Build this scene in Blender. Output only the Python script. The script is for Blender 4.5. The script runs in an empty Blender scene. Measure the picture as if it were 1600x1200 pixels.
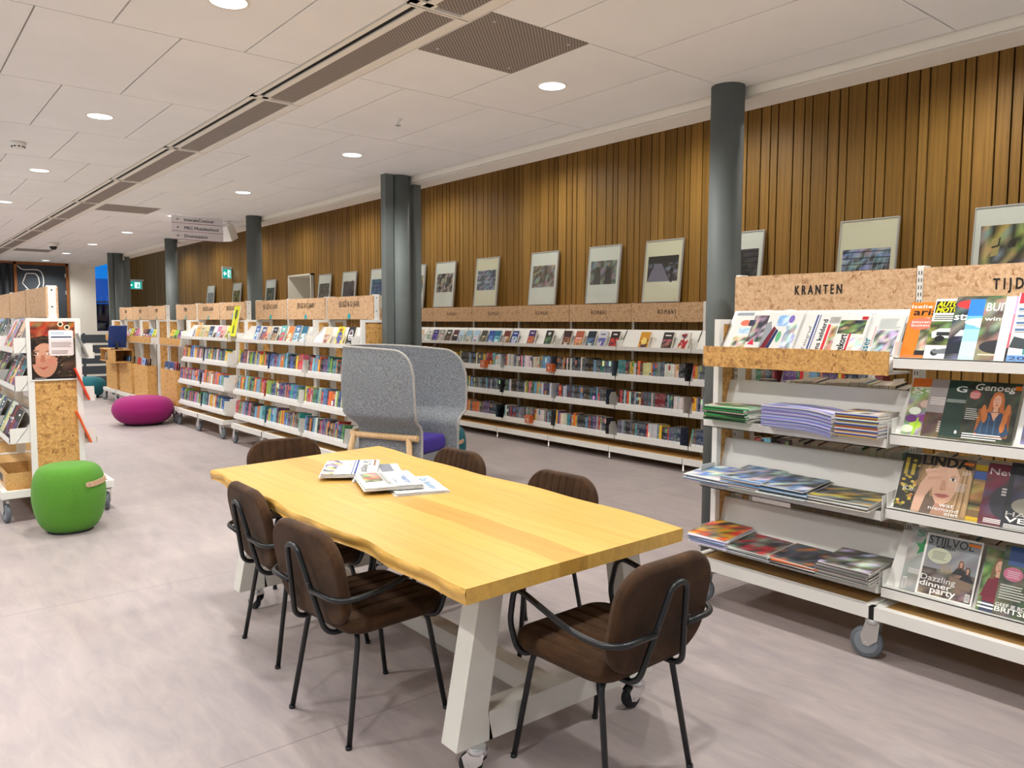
import bpy, math, random
from mathutils import Vector, Matrix

# ---------------------------------------------------------------- camera, world, exposure
SC = bpy.context.scene
COL = SC.collection
PI = math.pi

YAW, PITCH, ROLL = math.radians(39.284), math.radians(4.504), math.radians(0.198)
_f = Vector((-math.cos(YAW) * math.cos(PITCH), math.sin(YAW) * math.cos(PITCH), -math.sin(PITCH)))
_r = _f.cross(Vector((0, 0, 1))).normalized()
_u = _r.cross(_f)
_r2 = math.cos(ROLL) * _r + math.sin(ROLL) * _u
_u2 = -math.sin(ROLL) * _r + math.cos(ROLL) * _u
cam_d = bpy.data.cameras.new('camera')
cam = bpy.data.objects.new('camera', cam_d)
COL.objects.link(cam)
cam.matrix_world = Matrix(((_r2.x, _u2.x, -_f.x, 0), (_r2.y, _u2.y, -_f.y, 0), (_r2.z, _u2.z, -_f.z, 1.55), (0, 0, 0, 1)))
cam_d.sensor_width = 36.0
cam_d.lens = 1219.3 / 1600 * 36.0
cam_d.clip_start = 0.05
cam_d.clip_end = 200
SC.camera = cam

SC.view_settings.view_transform = 'Standard'
SC.view_settings.look = 'None'
SC.view_settings.gamma = 1.0
SC.view_settings.use_curve_mapping = False
SC.view_settings.exposure = 0.0

WORLD_STRENGTH = 1.0
SPOT_W = 140.0
W = bpy.data.worlds.new('library_ambient')
SC.world = W
W.use_nodes = True
# stand-in for the rest of the hall, brighter from below to lift the ceiling
_wt = W.node_tree
_g = _wt.nodes.new('ShaderNodeNewGeometry')
_s = _wt.nodes.new('ShaderNodeSeparateXYZ')
_m = _wt.nodes.new('ShaderNodeMapRange')
_m.inputs['From Min'].default_value = -0.15
_m.inputs['From Max'].default_value = 0.15
_c = _wt.nodes.new('ShaderNodeMix')
_c.data_type = 'RGBA'
_wt.links.new(_g.outputs['Incoming'], _s.inputs[0])
_wt.links.new(_s.outputs['Z'], _m.inputs['Value'])
_wt.links.new(_m.outputs[0], _c.inputs[0])
_c.inputs[6].default_value = (0.22, 0.225, 0.23, 1)
_c.inputs[7].default_value = (1.0, 1.0, 1.0, 1)
_wt.links.new(_c.outputs[2], _wt.nodes['Background'].inputs[0])
W.node_tree.nodes['Background'].inputs[1].default_value = WORLD_STRENGTH

random.seed(7)
RND = random.Random(11)


def lin(c):
    return c / 12.92 if c <= 0.04045 else ((c + 0.055) / 1.055) ** 2.4


def H(s):
    s = s.lstrip('#')
    return tuple(lin(int(s[i:i + 2], 16) / 255) for i in (0, 2, 4))


# ---------------------------------------------------------------- materials
MATS = {}


def mat(name, rgb=(0.8, 0.8, 0.8), rough=0.5, metal=0.0, build=None, spec=0.5, coat=0.0, sheen=0.0):
    m = bpy.data.materials.new(name)
    m.use_nodes = True
    nt = m.node_tree
    b = nt.nodes['Principled BSDF']
    b.inputs['Base Color'].default_value = (*rgb, 1)
    b.inputs['Roughness'].default_value = rough
    b.inputs['Metallic'].default_value = metal
    b.inputs['Specular IOR Level'].default_value = spec
    b.inputs['Coat Weight'].default_value = coat
    b.inputs['Sheen Weight'].default_value = sheen
    if build:
        build(nt, b)
    MATS[name] = m
    return m


def N(nt, kind, **kw):
    n = nt.nodes.new(kind)
    for k, v in kw.items():
        if k.startswith('i_'):
            n.inputs[k[2:].replace('_', ' ')].default_value = v
        else:
            setattr(n, k, v)
    return n


def coords(nt, scale=(1, 1, 1), kind='Object', rot=(0, 0, 0)):
    tc = N(nt, 'ShaderNodeTexCoord')
    mp = N(nt, 'ShaderNodeMapping')
    mp.inputs['Scale'].default_value = scale
    mp.inputs['Rotation'].default_value = rot
    nt.links.new(tc.outputs[kind], mp.inputs['Vector'])
    return mp.outputs['Vector']


def ramp(nt, fac, stops):
    r = N(nt, 'ShaderNodeValToRGB')
    e = r.color_ramp.elements
    while len(e) < len(stops):
        e.new(0.5)
    for i, (p, c) in enumerate(stops):
        e[i].position = p
        e[i].color = (*c, 1)
    nt.links.new(fac, r.inputs['Fac'])
    return r.outputs['Color']


def noise(nt, vec, scale, detail=4, rough=0.6, dist=0.0):
    n = N(nt, 'ShaderNodeTexNoise')
    n.inputs['Scale'].default_value = scale
    n.inputs['Detail'].default_value = detail
    n.inputs['Roughness'].default_value = rough
    n.inputs['Distortion'].default_value = dist
    nt.links.new(vec, n.inputs['Vector'])
    return n.outputs['Fac']


def bump(nt, b, height, strength=0.2, dist=0.002):
    bn = N(nt, 'ShaderNodeBump')
    bn.inputs['Strength'].default_value = strength
    bn.inputs['Distance'].default_value = dist
    nt.links.new(height, bn.inputs['Height'])
    nt.links.new(bn.outputs['Normal'], b.inputs['Normal'])


def mixc(nt, fac, a, b, mode='MIX'):
    m = N(nt, 'ShaderNodeMix', data_type='RGBA', blend_type=mode)
    for sock, v in ((m.inputs[0], fac), (m.inputs[6], a), (m.inputs[7], b)):
        if isinstance(v, (int, float)):
            sock.default_value = v
        elif isinstance(v, tuple):
            sock.default_value = (*v, 1)
        else:
            nt.links.new(v, sock)
    return m.outputs[2]


def math_n(nt, op, a, b=None):
    m = N(nt, 'ShaderNodeMath', operation=op)
    for i, v in enumerate((a, b)):
        if v is None:
            continue
        if isinstance(v, (int, float)):
            m.inputs[i].default_value = v
        else:
            nt.links.new(v, m.inputs[i])
    return m.outputs[0]


def b_floor(nt, b):
    v = coords(nt, (1, 1, 1))
    n1 = noise(nt, v, 0.9, 5, 0.6, 0.6)
    v2 = coords(nt, (1.2, 5.0, 1))
    n2 = noise(nt, v2, 2.6, 6, 0.65, 0.8)
    c1 = ramp(nt, n1, [(0.3, H('#928889')), (0.5, H('#a29694')), (0.72, H('#aea39c'))])
    c2 = ramp(nt, n2, [(0.3, H('#8c8488')), (0.55, H('#a69b99')), (0.75, H('#b5aba3'))])
    c = mixc(nt, 0.5, c1, c2)
    # welded sheet seams every 2.13 m across the room
    sx = N(nt, 'ShaderNodeSeparateXYZ')
    nt.links.new(v, sx.inputs[0])
    a = math_n(nt, 'ADD', sx.outputs['X'], 2.655 + 2.13 * 30)
    a = math_n(nt, 'MODULO', a, 2.13)
    a = math_n(nt, 'LESS_THAN', a, 0.004)
    c = mixc(nt, a, c, H('#77696a'))
    nt.links.new(c, b.inputs['Base Color'])
    r = ramp(nt, n2, [(0.2, (0.40,) * 3), (0.8, (0.52,) * 3)])
    nt.links.new(r, b.inputs['Roughness'])
    bump(nt, b, n2, 0.06, 0.002)


def b_osb(light, mid, dark, sc=1.0):
    def f(nt, b):
        v = coords(nt, (1, 1, 1))
        wob = N(nt, 'ShaderNodeTexNoise')
        wob.inputs['Scale'].default_value = 14 * sc
        nt.links.new(v, wob.inputs['Vector'])
        vv = N(nt, 'ShaderNodeVectorMath', operation='MULTIPLY_ADD')
        nt.links.new(wob.outputs['Color'], vv.inputs[0])
        vv.inputs[1].default_value = (0.05, 0.05, 0.05)
        nt.links.new(v, vv.inputs[2])

        def flakes(scale, rot):
            mp = N(nt, 'ShaderNodeMapping')
            mp.inputs['Scale'].default_value = scale
            mp.inputs['Rotation'].default_value = rot
            nt.links.new(vv.outputs[0], mp.inputs['Vector'])
            vo = N(nt, 'ShaderNodeTexVoronoi')
            vo.inputs['Scale'].default_value = 1
            nt.links.new(mp.outputs[0], vo.inputs['Vector'])
            bw = N(nt, 'ShaderNodeRGBToBW')
            nt.links.new(vo.outputs['Color'], bw.inputs[0])
            return bw.outputs[0], vo.outputs['Distance']
        a, da = flakes((30 * sc, 30 * sc, 95 * sc), (0.5, 0.7, 0.4))
        c, dc = flakes((100 * sc, 60 * sc, 26 * sc), (0.2, -0.6, 1.1))
        m = math_n(nt, 'MULTIPLY', math_n(nt, 'ADD', a, c), 0.5)
        col = ramp(nt, m, [(0.18, dark), (0.36, mid), (0.55, light), (0.8, mid)])
        f2 = noise(nt, vv.outputs[0], 120 * sc, 4, 0.7)
        col = mixc(nt, 0.45, col, ramp(nt, f2, [(0.35, dark), (0.6, light)]), 'MIX')
        sp = noise(nt, v, 60 * sc, 2, 0.5, 1.0)
        col = mixc(nt, math_n(nt, 'GREATER_THAN', sp, 0.68), col, dark)
        nt.links.new(col, b.inputs['Base Color'])
        bump(nt, b, m, 0.15, 0.001)
    return f


def b_attr_wood(axis='z', g_dark=0.62, scale=1.0, bumpy=0.15, knots=False):
    """grain stretched along one axis over the colour attribute of each board"""
    def f(nt, b):
        at = N(nt, 'ShaderNodeAttribute', attribute_name='Col')
        long, cross = 0.9 * scale, 26 * scale
        s = {'z': (cross, cross, long), 'x': (long, cross, cross), 'y': (cross, long, cross)}[axis]
        tc = N(nt, 'ShaderNodeTexCoord')
        off = N(nt, 'ShaderNodeVectorMath', operation='MULTIPLY_ADD')
        nt.links.new(at.outputs['Color'], off.inputs[0])
        off.inputs[1].default_value = (31, 37, 43)
        nt.links.new(tc.outputs['Object'], off.inputs[2])
        mp = N(nt, 'ShaderNodeMapping')
        mp.inputs['Scale'].default_value = s
        nt.links.new(off.outputs[0], mp.inputs['Vector'])
        n1 = noise(nt, mp.outputs[0], 1.6, 6, 0.62, 0.9)
        mp2 = N(nt, 'ShaderNodeMapping')
        mp2.inputs['Scale'].default_value = tuple(k * 0.28 for k in s)
        nt.links.new(off.outputs[0], mp2.inputs['Vector'])
        wv = N(nt, 'ShaderNodeTexWave', wave_type='BANDS', bands_direction={'z': 'X', 'x': 'Y', 'y': 'X'}[axis])
        wv.inputs['Scale'].default_value = 0.9
        wv.inputs['Distortion'].default_value = 7
        wv.inputs['Detail'].default_value = 3
        wv.inputs['Detail Scale'].default_value = 1.2
        nt.links.new(mp2.outputs[0], wv.inputs['Vector'])
        g = ramp(nt, n1, [(0.25, (g_dark,) * 3), (0.55, (0.95,) * 3), (0.8, (1.12,) * 3)])
        w2 = ramp(nt, wv.outputs['Fac'], [(0.0, (g_dark + 0.12,) * 3), (0.45, (1.0,) * 3)])
        c = mixc(nt, 1.0, at.outputs['Color'], g, 'MULTIPLY')
        c = mixc(nt, 0.75, c, w2, 'MULTIPLY')
        if knots:
            kn = noise(nt, tc.outputs['Object'], 9.5, 4, 0.6, 0.8)
            c = mixc(nt, math_n(nt, 'MULTIPLY', math_n(nt, 'GREATER_THAN', kn, 0.80), 0.5), c, H('#8a5a22'))
        nt.links.new(c, b.inputs['Base Color'])
        bump(nt, b, n1, bumpy, 0.001)
    return f


def b_noise(c1, c2, scale, detail=4, bmp=0.0, s3=(1, 1, 1), lo=0.35, hi=0.65, dist=0.0):
    def f(nt, b):
        n = noise(nt, coords(nt, s3), scale, detail, 0.65, dist)
        nt.links.new(ramp(nt, n, [(lo, c1), (hi, c2)]), b.inputs['Base Color'])
        if bmp:
            bump(nt, b, n, bmp, 0.002)
    return f


def b_print(nt, b):
    """printed paper: colour from the print, small type where the mask says so"""
    a = N(nt, 'ShaderNodeAttribute', attribute_name='Col')
    alt = N(nt, 'ShaderNodeAttribute', attribute_name='Alt')
    tc = N(nt, 'ShaderNodeTexCoord')
    oi = N(nt, 'ShaderNodeObjectInfo')
    off = N(nt, 'ShaderNodeVectorMath', operation='MULTIPLY_ADD')
    cx = N(nt, 'ShaderNodeCombineXYZ')
    for i in range(3):
        nt.links.new(oi.outputs['Random'], cx.inputs[i])
    nt.links.new(cx.outputs[0], off.inputs[0])
    off.inputs[1].default_value = (3.1, 2.3, 4.7)
    nt.links.new(tc.outputs['Object'], off.inputs[2])
    mp = N(nt, 'ShaderNodeMapping')
    mp.inputs['Scale'].default_value = (170, 80, 60)
    nt.links.new(off.outputs[0], mp.inputs['Vector'])
    n = N(nt, 'ShaderNodeTexNoise')
    n.inputs['Scale'].default_value = 1.0
    n.inputs['Detail'].default_value = 1
    nt.links.new(mp.outputs[0], n.inputs['Vector'])
    k = math_n(nt, 'GREATER_THAN', n.outputs['Fac'], 0.52)
    k = math_n(nt, 'MULTIPLY', k, a.outputs['Alpha'])
    k = math_n(nt, 'MULTIPLY', k, 0.38)
    c = mixc(nt, k, a.outputs['Color'], alt.outputs['Color'])
    nt.links.new(c, b.inputs['Base Color'])


def b_perf(nt, b):
    v = coords(nt, (1, 1, 1))
    sx = N(nt, 'ShaderNodeSeparateXYZ')
    nt.links.new(v, sx.inputs[0])
    a = math_n(nt, 'SINE', math_n(nt, 'MULTIPLY', sx.outputs['X'], 2 * PI / 0.0215))
    c = math_n(nt, 'SINE', math_n(nt, 'MULTIPLY', sx.outputs['Y'], 2 * PI / 0.0215))
    m = math_n(nt, 'MULTIPLY', a, c)
    g = math_n(nt, 'GREATER_THAN', m, 0.0)
    nt.links.new(mixc(nt, g, H('#a59a8f'), H('#5e564f')), b.inputs['Base Color'])


def b_rib(nt, b):
    at = N(nt, 'ShaderNodeAttribute', attribute_name='Col')
    n = noise(nt, coords(nt, (1, 1, 1)), 9, 5, 0.7, 0.5)
    c = mixc(nt, 1.0, ramp(nt, n, [(0.3, H('#2f1d0e')), (0.55, H('#412a15')), (0.75, H('#563a1e'))]), (1, 1, 1), 'MULTIPLY')
    nt.links.new(c, b.inputs['Base Color'])
    bump(nt, b, noise(nt, coords(nt, (1, 1, 1)), 300, 2), 0.12, 0.001)


mat('floor_vinyl', rough=0.4, build=b_floor, spec=0.45)
mat('osb_header', rough=0.6, build=b_osb(H('#dab790'), H('#c79f76'), H('#9c7048'), 0.62))
mat('osb_rail', rough=0.55, build=b_osb(H('#e0b06a'), H('#c6924d'), H('#8a5c2a'), 0.55))
mat('slat_wood', rough=0.5, build=b_attr_wood('z', 0.68, 1.0), spec=0.35)
mat('slat_gap', rgb=H('#0d0806'), rough=0.95, spec=0.1)
mat('oak_top', rough=0.38, build=b_attr_wood('x', 0.80, 0.8, 0.08, True), spec=0.45, coat=0.15)
mat('tray_wood', rough=0.5, build=b_noise(H('#b98d52'), H('#d3aa6c'), 3, 5, 0.05, (1.5, 30, 30)))
mat('white_metal', rgb=H('#e4e2dc'), rough=0.42, build=None)
mat('white_table_paint', rough=0.4, build=b_noise(H('#d3d1c8'), H('#dcdad2'), 3, 3, 0.02))
mat('black_metal', rgb=H('#16191b'), rough=0.38, spec=0.5, build=None)
mat('column_paint', rough=0.62, spec=0.3, build=b_noise(H('#5b615f'), H('#636967'), 2.0, 3, 0.0))
mat('chrome', rgb=(0.72, 0.73, 0.74), rough=0.22, metal=1.0)
mat('zinc', rgb=(0.62, 0.61, 0.59), rough=0.38, metal=0.9)
mat('grey_rubber', rgb=H('#5f666c'), rough=0.55)
mat('wheel_hub', rgb=H('#7b8289'), rough=0.5)
mat('black_rubber', rgb=H('#15161a'), rough=0.5)
mat('black_plastic', rgb=H('#0c0c0d'), rough=0.45)
mat('suede', rough=0.8, build=b_rib, sheen=0.05, spec=0.25)
mat('felt', rough=0.95, build=b_noise(H('#666a6d'), H('#92969a'), 75, 6, 0.4, (1, 1, 1), 0.36, 0.64), sheen=0.1)
mat('felt_edge', rough=0.95, build=b_noise(H('#96928c'), H('#b4b0a9'), 120, 4, 0.3))
mat('green_fabric', rough=0.9, build=b_noise(H('#457d1e'), H('#5a962a'), 190, 5, 0.3, (1, 1, 1), 0.3, 0.7), sheen=0.08)
mat('magenta_fabric', rough=0.9, build=b_noise(H('#850b58'), H('#990f6a'), 160, 5, 0.2), sheen=0.05)
mat('teal_fabric', rough=0.9, build=b_noise(H('#115560'), H('#176a74'), 160, 5, 0.2), sheen=0.05)
mat('purple_fabric', rough=0.9, build=b_noise(H('#331f80'), H('#422a92'), 160, 5, 0.2), sheen=0.05)
mat('beech', rough=0.5, build=b_noise(H('#c9a272'), H('#dcba8c'), 5, 4, 0.03, (12, 12, 1)))
mat('strap_leather', rgb=H('#c9a585'), rough=0.6)
mat('ceiling_tile', rough=0.95, build=b_noise(H('#e9e9e6'), H('#efeeeb'), 1.2, 3, 0.0), spec=0.2)
mat('ceiling_groove', rgb=H('#a79f95'), rough=0.95)
mat('ceiling_trim', rgb=H('#e8e3d8'), rough=0.7)
mat('perforated_grille', rough=0.6, build=b_perf)
mat('dark_slot', rgb=H('#0d0c0b'), rough=0.9)
mat('white_wall', rgb=H('#e2ded2'), rough=0.9)
mat('chalk_door', rgb=H('#2f363d'), rough=0.7)
mat('door_wood', rough=0.5, build=b_noise(H('#7a4519'), H('#965a25'), 4, 4, 0.03, (10, 10, 1)))
mat('railing_grey', rgb=H('#3f444a'), rough=0.5)
mat('print', rough=0.42, build=b_print, spec=0.45)
mat('newsprint', rough=0.85, build=b_print, spec=0.2)
mat('clear_stand', rgb=H('#dfe6ea'), rough=0.2)
mat('frame_metal', rgb=H('#c3c4c2'), rough=0.4, metal=0.4)
mat('facade_light', rgb=H('#1478dc'), rough=0.8)  # evening light put into the colour as bright blue
mat('facade_dark', rgb=H('#0c4a94'), rough=0.8)  # dusk put into the facade colour as deep blue
mat('screen_blue', rgb=H('#1c3a78'), rough=0.35)
mat('curtain', rough=0.9, build=b_noise(H('#1f2327'), H('#4a4f53'), 2, 2, 0, (1, 9, 0.4)))


def emis(name, rgb, s):
    m = bpy.data.materials.new(name)
    m.use_nodes = True
    nt = m.node_tree
    nt.nodes.remove(nt.nodes['Principled BSDF'])
    e = N(nt, 'ShaderNodeEmission')
    e.inputs[0].default_value = (*rgb, 1)
    e.inputs[1].default_value = s
    nt.links.new(e.outputs[0], nt.nodes['Material Output'].inputs[0])
    MATS[name] = m


emis('lamp_glow', (0.80, 0.96, 1.0), 3.2)
emis('sign_green', H('#12a58f'), 1.1)
emis('sign_white', (0.75, 1.0, 0.95), 1.3)
emis('dusk_sky', H('#1193f0'), 0.9)
emis('dusk_low', H('#0a62c8'), 0.75)


def glass(name, tint, rough=0.02, k=0.06):
    m = bpy.data.materials.new(name)
    m.use_nodes = True
    nt = m.node_tree
    nt.nodes.remove(nt.nodes['Principled BSDF'])
    t = N(nt, 'ShaderNodeBsdfTransparent')
    t.inputs[0].default_value = (*tint, 1)
    g = N(nt, 'ShaderNodeBsdfGlossy')
    g.inputs['Roughness'].default_value = rough
    lw = N(nt, 'ShaderNodeLayerWeight')
    lw.inputs[0].default_value = 0.5
    fc = math_n(nt, 'ADD', math_n(nt, 'MULTIPLY', math_n(nt, 'POWER', lw.outputs['Facing'], 4.0), 0.5), k)
    mx = N(nt, 'ShaderNodeMixShader')
    nt.links.new(fc, mx.inputs[0])
    nt.links.new(t.outputs[0], mx.inputs[1])
    nt.links.new(g.outputs[0], mx.inputs[2])
    nt.links.new(mx.outputs[0], nt.nodes['Material Output'].inputs[0])
    MATS[name] = m


glass('picture_glass', (0.97, 0.98, 0.97), 0.08)
glass('window_glass', (0.85, 0.92, 1.0))


# ---------------------------------------------------------------- mesh builder
class MB:
    def __init__(s):
        s.v, s.f, s.m, s.c, s.a, s.s = [], [], [], [], [], []
        s.col = False

    def face(s, pts, m=0, col=None, alt=None, smooth=False):
        i = len(s.v)
        s.v.extend(tuple(p) for p in pts)
        s.poly(tuple(range(i, i + len(pts))), m, col, alt, smooth)

    def poly(s, idx, m=0, col=None, alt=None, smooth=False):
        s.f.append(idx)
        s.m.append(m)
        s.s.append(smooth)
        if col is not None:
            s.col = True
        if isinstance(col, list):
            s.c.append([tuple(c) + ((0.0,) if len(c) == 3 else ()) for c in col])
        else:
            c = tuple(col) if col is not None else (1, 1, 1, 0)
            if len(c) == 3:
                c = c + (0.0,)
            s.c.append([c] * len(idx))
        a = tuple(alt) if alt is not None else (1, 1, 1)
        s.a.append(a)

    def box(s, x0, x1, y0, y1, z0, z1, m=0, col=None, M=None, skip=''):
        P = [Vector(p) for p in ((x0, y0, z0), (x1, y0, z0), (x1, y1, z0), (x0, y1, z0), (x0, y0, z1), (x1, y0, z1), (x1, y1, z1), (x0, y1, z1))]
        if M:
            P = [M @ p for p in P]
        i = len(s.v)
        s.v.extend(tuple(p) for p in P)
        for k, q in (('b', (3, 2, 1, 0)), ('t', (4, 5, 6, 7)), ('f', (0, 1, 5, 4)), ('r', (1, 2, 6, 5)), ('k', (2, 3, 7, 6)), ('l', (3, 0, 4, 7))):
            if k not in skip:
                s.poly(tuple(i + j for j in q), m, col)

    def prism(s, pts, h, m=0, col=None):
        """pts: list of 3-D points of a planar outline, h: extrusion vector"""
        h = Vector(h)
        n = len(pts)
        i = len(s.v)
        s.v.extend(tuple(p) for p in pts)
        s.v.extend(tuple(Vector(p) + h) for p in pts)
        s.poly(tuple(range(i, i + n))[::-1], m, col)
        s.poly(tuple(range(i + n, i + 2 * n)), m, col)
        for k in range(n):
            k2 = (k + 1) % n
            s.poly((i + k, i + k2, i + n + k2, i + n + k), m, col)

    def tube(s, path, r, seg=10, m=0, cap=True):
        P = [Vector(p) for p in path]
        rr = r if isinstance(r, (list, tuple)) else [r] * len(P)
        T = []
        for k in range(len(P)):
            a = P[max(0, k - 1)]
            b = P[min(len(P) - 1, k + 1)]
            T.append((b - a).normalized())
        up = Vector((0, 0, 1)) if abs(T[0].z) < 0.9 else Vector((1, 0, 0))
        nrm = (up - T[0] * up.dot(T[0])).normalized()
        base = len(s.v)
        for k, p in enumerate(P):
            nrm = (nrm - T[k] * nrm.dot(T[k])).normalized()
            bi = T[k].cross(nrm)
            for j in range(seg):
                an = 2 * PI * j / seg
                s.v.append(tuple(p + (nrm * math.cos(an) + bi * math.sin(an)) * rr[k]))
        for k in range(len(P) - 1):
            for j in range(seg):
                j2 = (j + 1) % seg
                s.poly((base + k * seg + j, base + k * seg + j2, base + (k + 1) * seg + j2, base + (k + 1) * seg + j), m, None, None, True)
        if cap:
            s.poly(tuple(base + j for j in range(seg))[::-1], m)
            e = base + (len(P) - 1) * seg
            s.poly(tuple(e + j for j in range(seg)), m)

    def lathe(s, prof, seg=24, m=0, M=None, smooth=True, cap=True):
        M = M or Matrix.Identity(4)
        base = len(s.v)
        for (r, z) in prof:
            for j in range(seg):
                an = 2 * PI * j / seg
                s.v.append(tuple(M @ Vector((r * math.cos(an), r * math.sin(an), z))))
        for k in range(len(prof) - 1):
            for j in range(seg):
                j2 = (j + 1) % seg
                s.poly((base + k * seg + j, base + k * seg + j2, base + (k + 1) * seg + j2, base + (k + 1) * seg + j), m, None, None, smooth)
        if cap:
            s.poly(tuple(base + j for j in range(seg))[::-1], m)
            e = base + (len(prof) - 1) * seg
            s.poly(tuple(e + j for j in range(seg)), m)

    def grid(s, fn, nu, nv, m=0, smooth=True, colfn=None, flip=False):
        base = len(s.v)
        for i in range(nu + 1):
            for j in range(nv + 1):
                s.v.append(tuple(fn(i / nu, j / nv)))
        for i in range(nu):
            for j in range(nv):
                q = (base + i * (nv + 1) + j, base + (i + 1) * (nv + 1) + j, base + (i + 1) * (nv + 1) + j + 1, base + i * (nv + 1) + j + 1)
                if flip:
                    q = q[::-1]
                s.poly(q, m, colfn((i + 0.5) / nu, (j + 0.5) / nv) if colfn else None, None, smooth)

    def build(s, name, mats, parent=None, loc=(0, 0, 0), rot=(0, 0, 0)):
        me = bpy.data.meshes.new(name)
        me.from_pydata(s.v, [], s.f)
        if isinstance(mats, str):
            mats = [mats]
        for k in mats:
            me.materials.append(MATS[k])
        me.polygons.foreach_set('material_index', s.m)
        me.polygons.foreach_set('use_smooth', s.s)
        if s.col:
            for nm, per in (('Col', None), ('Alt', s.a)):
                at = me.color_attributes.new(nm, 'FLOAT_COLOR', 'CORNER')
                buf = []
                if per is None:
                    for cl in s.c:
                        for c in cl:
                            buf.extend(c)
                else:
                    for c, f in zip(per, s.f):
                        buf.extend((c[0], c[1], c[2], 1.0) * len(f))
                at.data.foreach_set('color', buf)
        me.update()
        o = bpy.data.objects.new(name, me)
        COL.objects.link(o)
        o.parent = parent
        o.location = loc
        o.rotation_euler = rot
        return o


def tag(o, label=None, cat=None, group=None, kind=None):
    if label:
        w = label.split()
        o['label'] = ' '.join(w[:16])
    if cat:
        o['category'] = cat
    if group:
        o['group'] = group
    if kind:
        o['kind'] = kind
    return o


def empty(name, loc=(0, 0, 0), rz=0.0, label=None, cat=None, group=None):
    o = bpy.data.objects.new(name, None)
    COL.objects.link(o)
    o.location = loc
    o.rotation_euler = (0, 0, rz)
    o.empty_display_size = 0.1
    return tag(o, label, cat, group)


def struct(mb, name, mats, label=None):
    o = mb.build(name, mats)
    o['kind'] = 'structure'
    if label:
        o['label'] = label
        o['category'] = name.split('_')[0]
    return o


def fillet(P, r, n=6):
    P = [Vector(p) for p in P]
    out = [P[0]]
    for k in range(1, len(P) - 1):
        a, b, c = P[k - 1], P[k], P[k + 1]
        rr = r[k] if isinstance(r, (list, tuple)) else r
        d1, d2 = (a - b), (c - b)
        l = min(rr, d1.length * 0.49, d2.length * 0.49)
        p1, p2 = b + d1.normalized() * l, b + d2.normalized() * l
        for i in range(n + 1):
            t = i / n
            out.append(p1 * (1 - t) ** 2 + b * 2 * t * (1 - t) + p2 * t * t)
    out.append(P[-1])
    return out


def ordinal(n):
    return '%d%s' % (n, 'th' if 10 <= n % 100 <= 20 else {1: 'st', 2: 'nd', 3: 'rd'}.get(n % 10, 'th'))


# text outlines, cached
_TX = {}


def text_geo(t):
    if t in _TX:
        return _TX[t]
    cu = bpy.data.curves.new('tmp_text', 'FONT')
    cu.body = t
    cu.size = 1.0
    cu.resolution_u = 2
    ob = bpy.data.objects.new('tmp_text', cu)
    COL.objects.link(ob)
    dg = bpy.context.evaluated_depsgraph_get()
    dg.update()
    me = ob.evaluated_get(dg).to_mesh()
    vs = [(v.co.x, v.co.y) for v in me.vertices]
    fs = [tuple(p.vertices) for p in me.polygons]
    x0, x1 = min(v[0] for v in vs), max(v[0] for v in vs)
    y0, y1 = min(v[1] for v in vs), max(v[1] for v in vs)
    ob.evaluated_get(dg).to_mesh_clear()
    bpy.data.objects.remove(ob)
    bpy.data.curves.remove(cu)
    _TX[t] = (vs, fs, x0, x1, y0, y1)
    return _TX[t]


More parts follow.
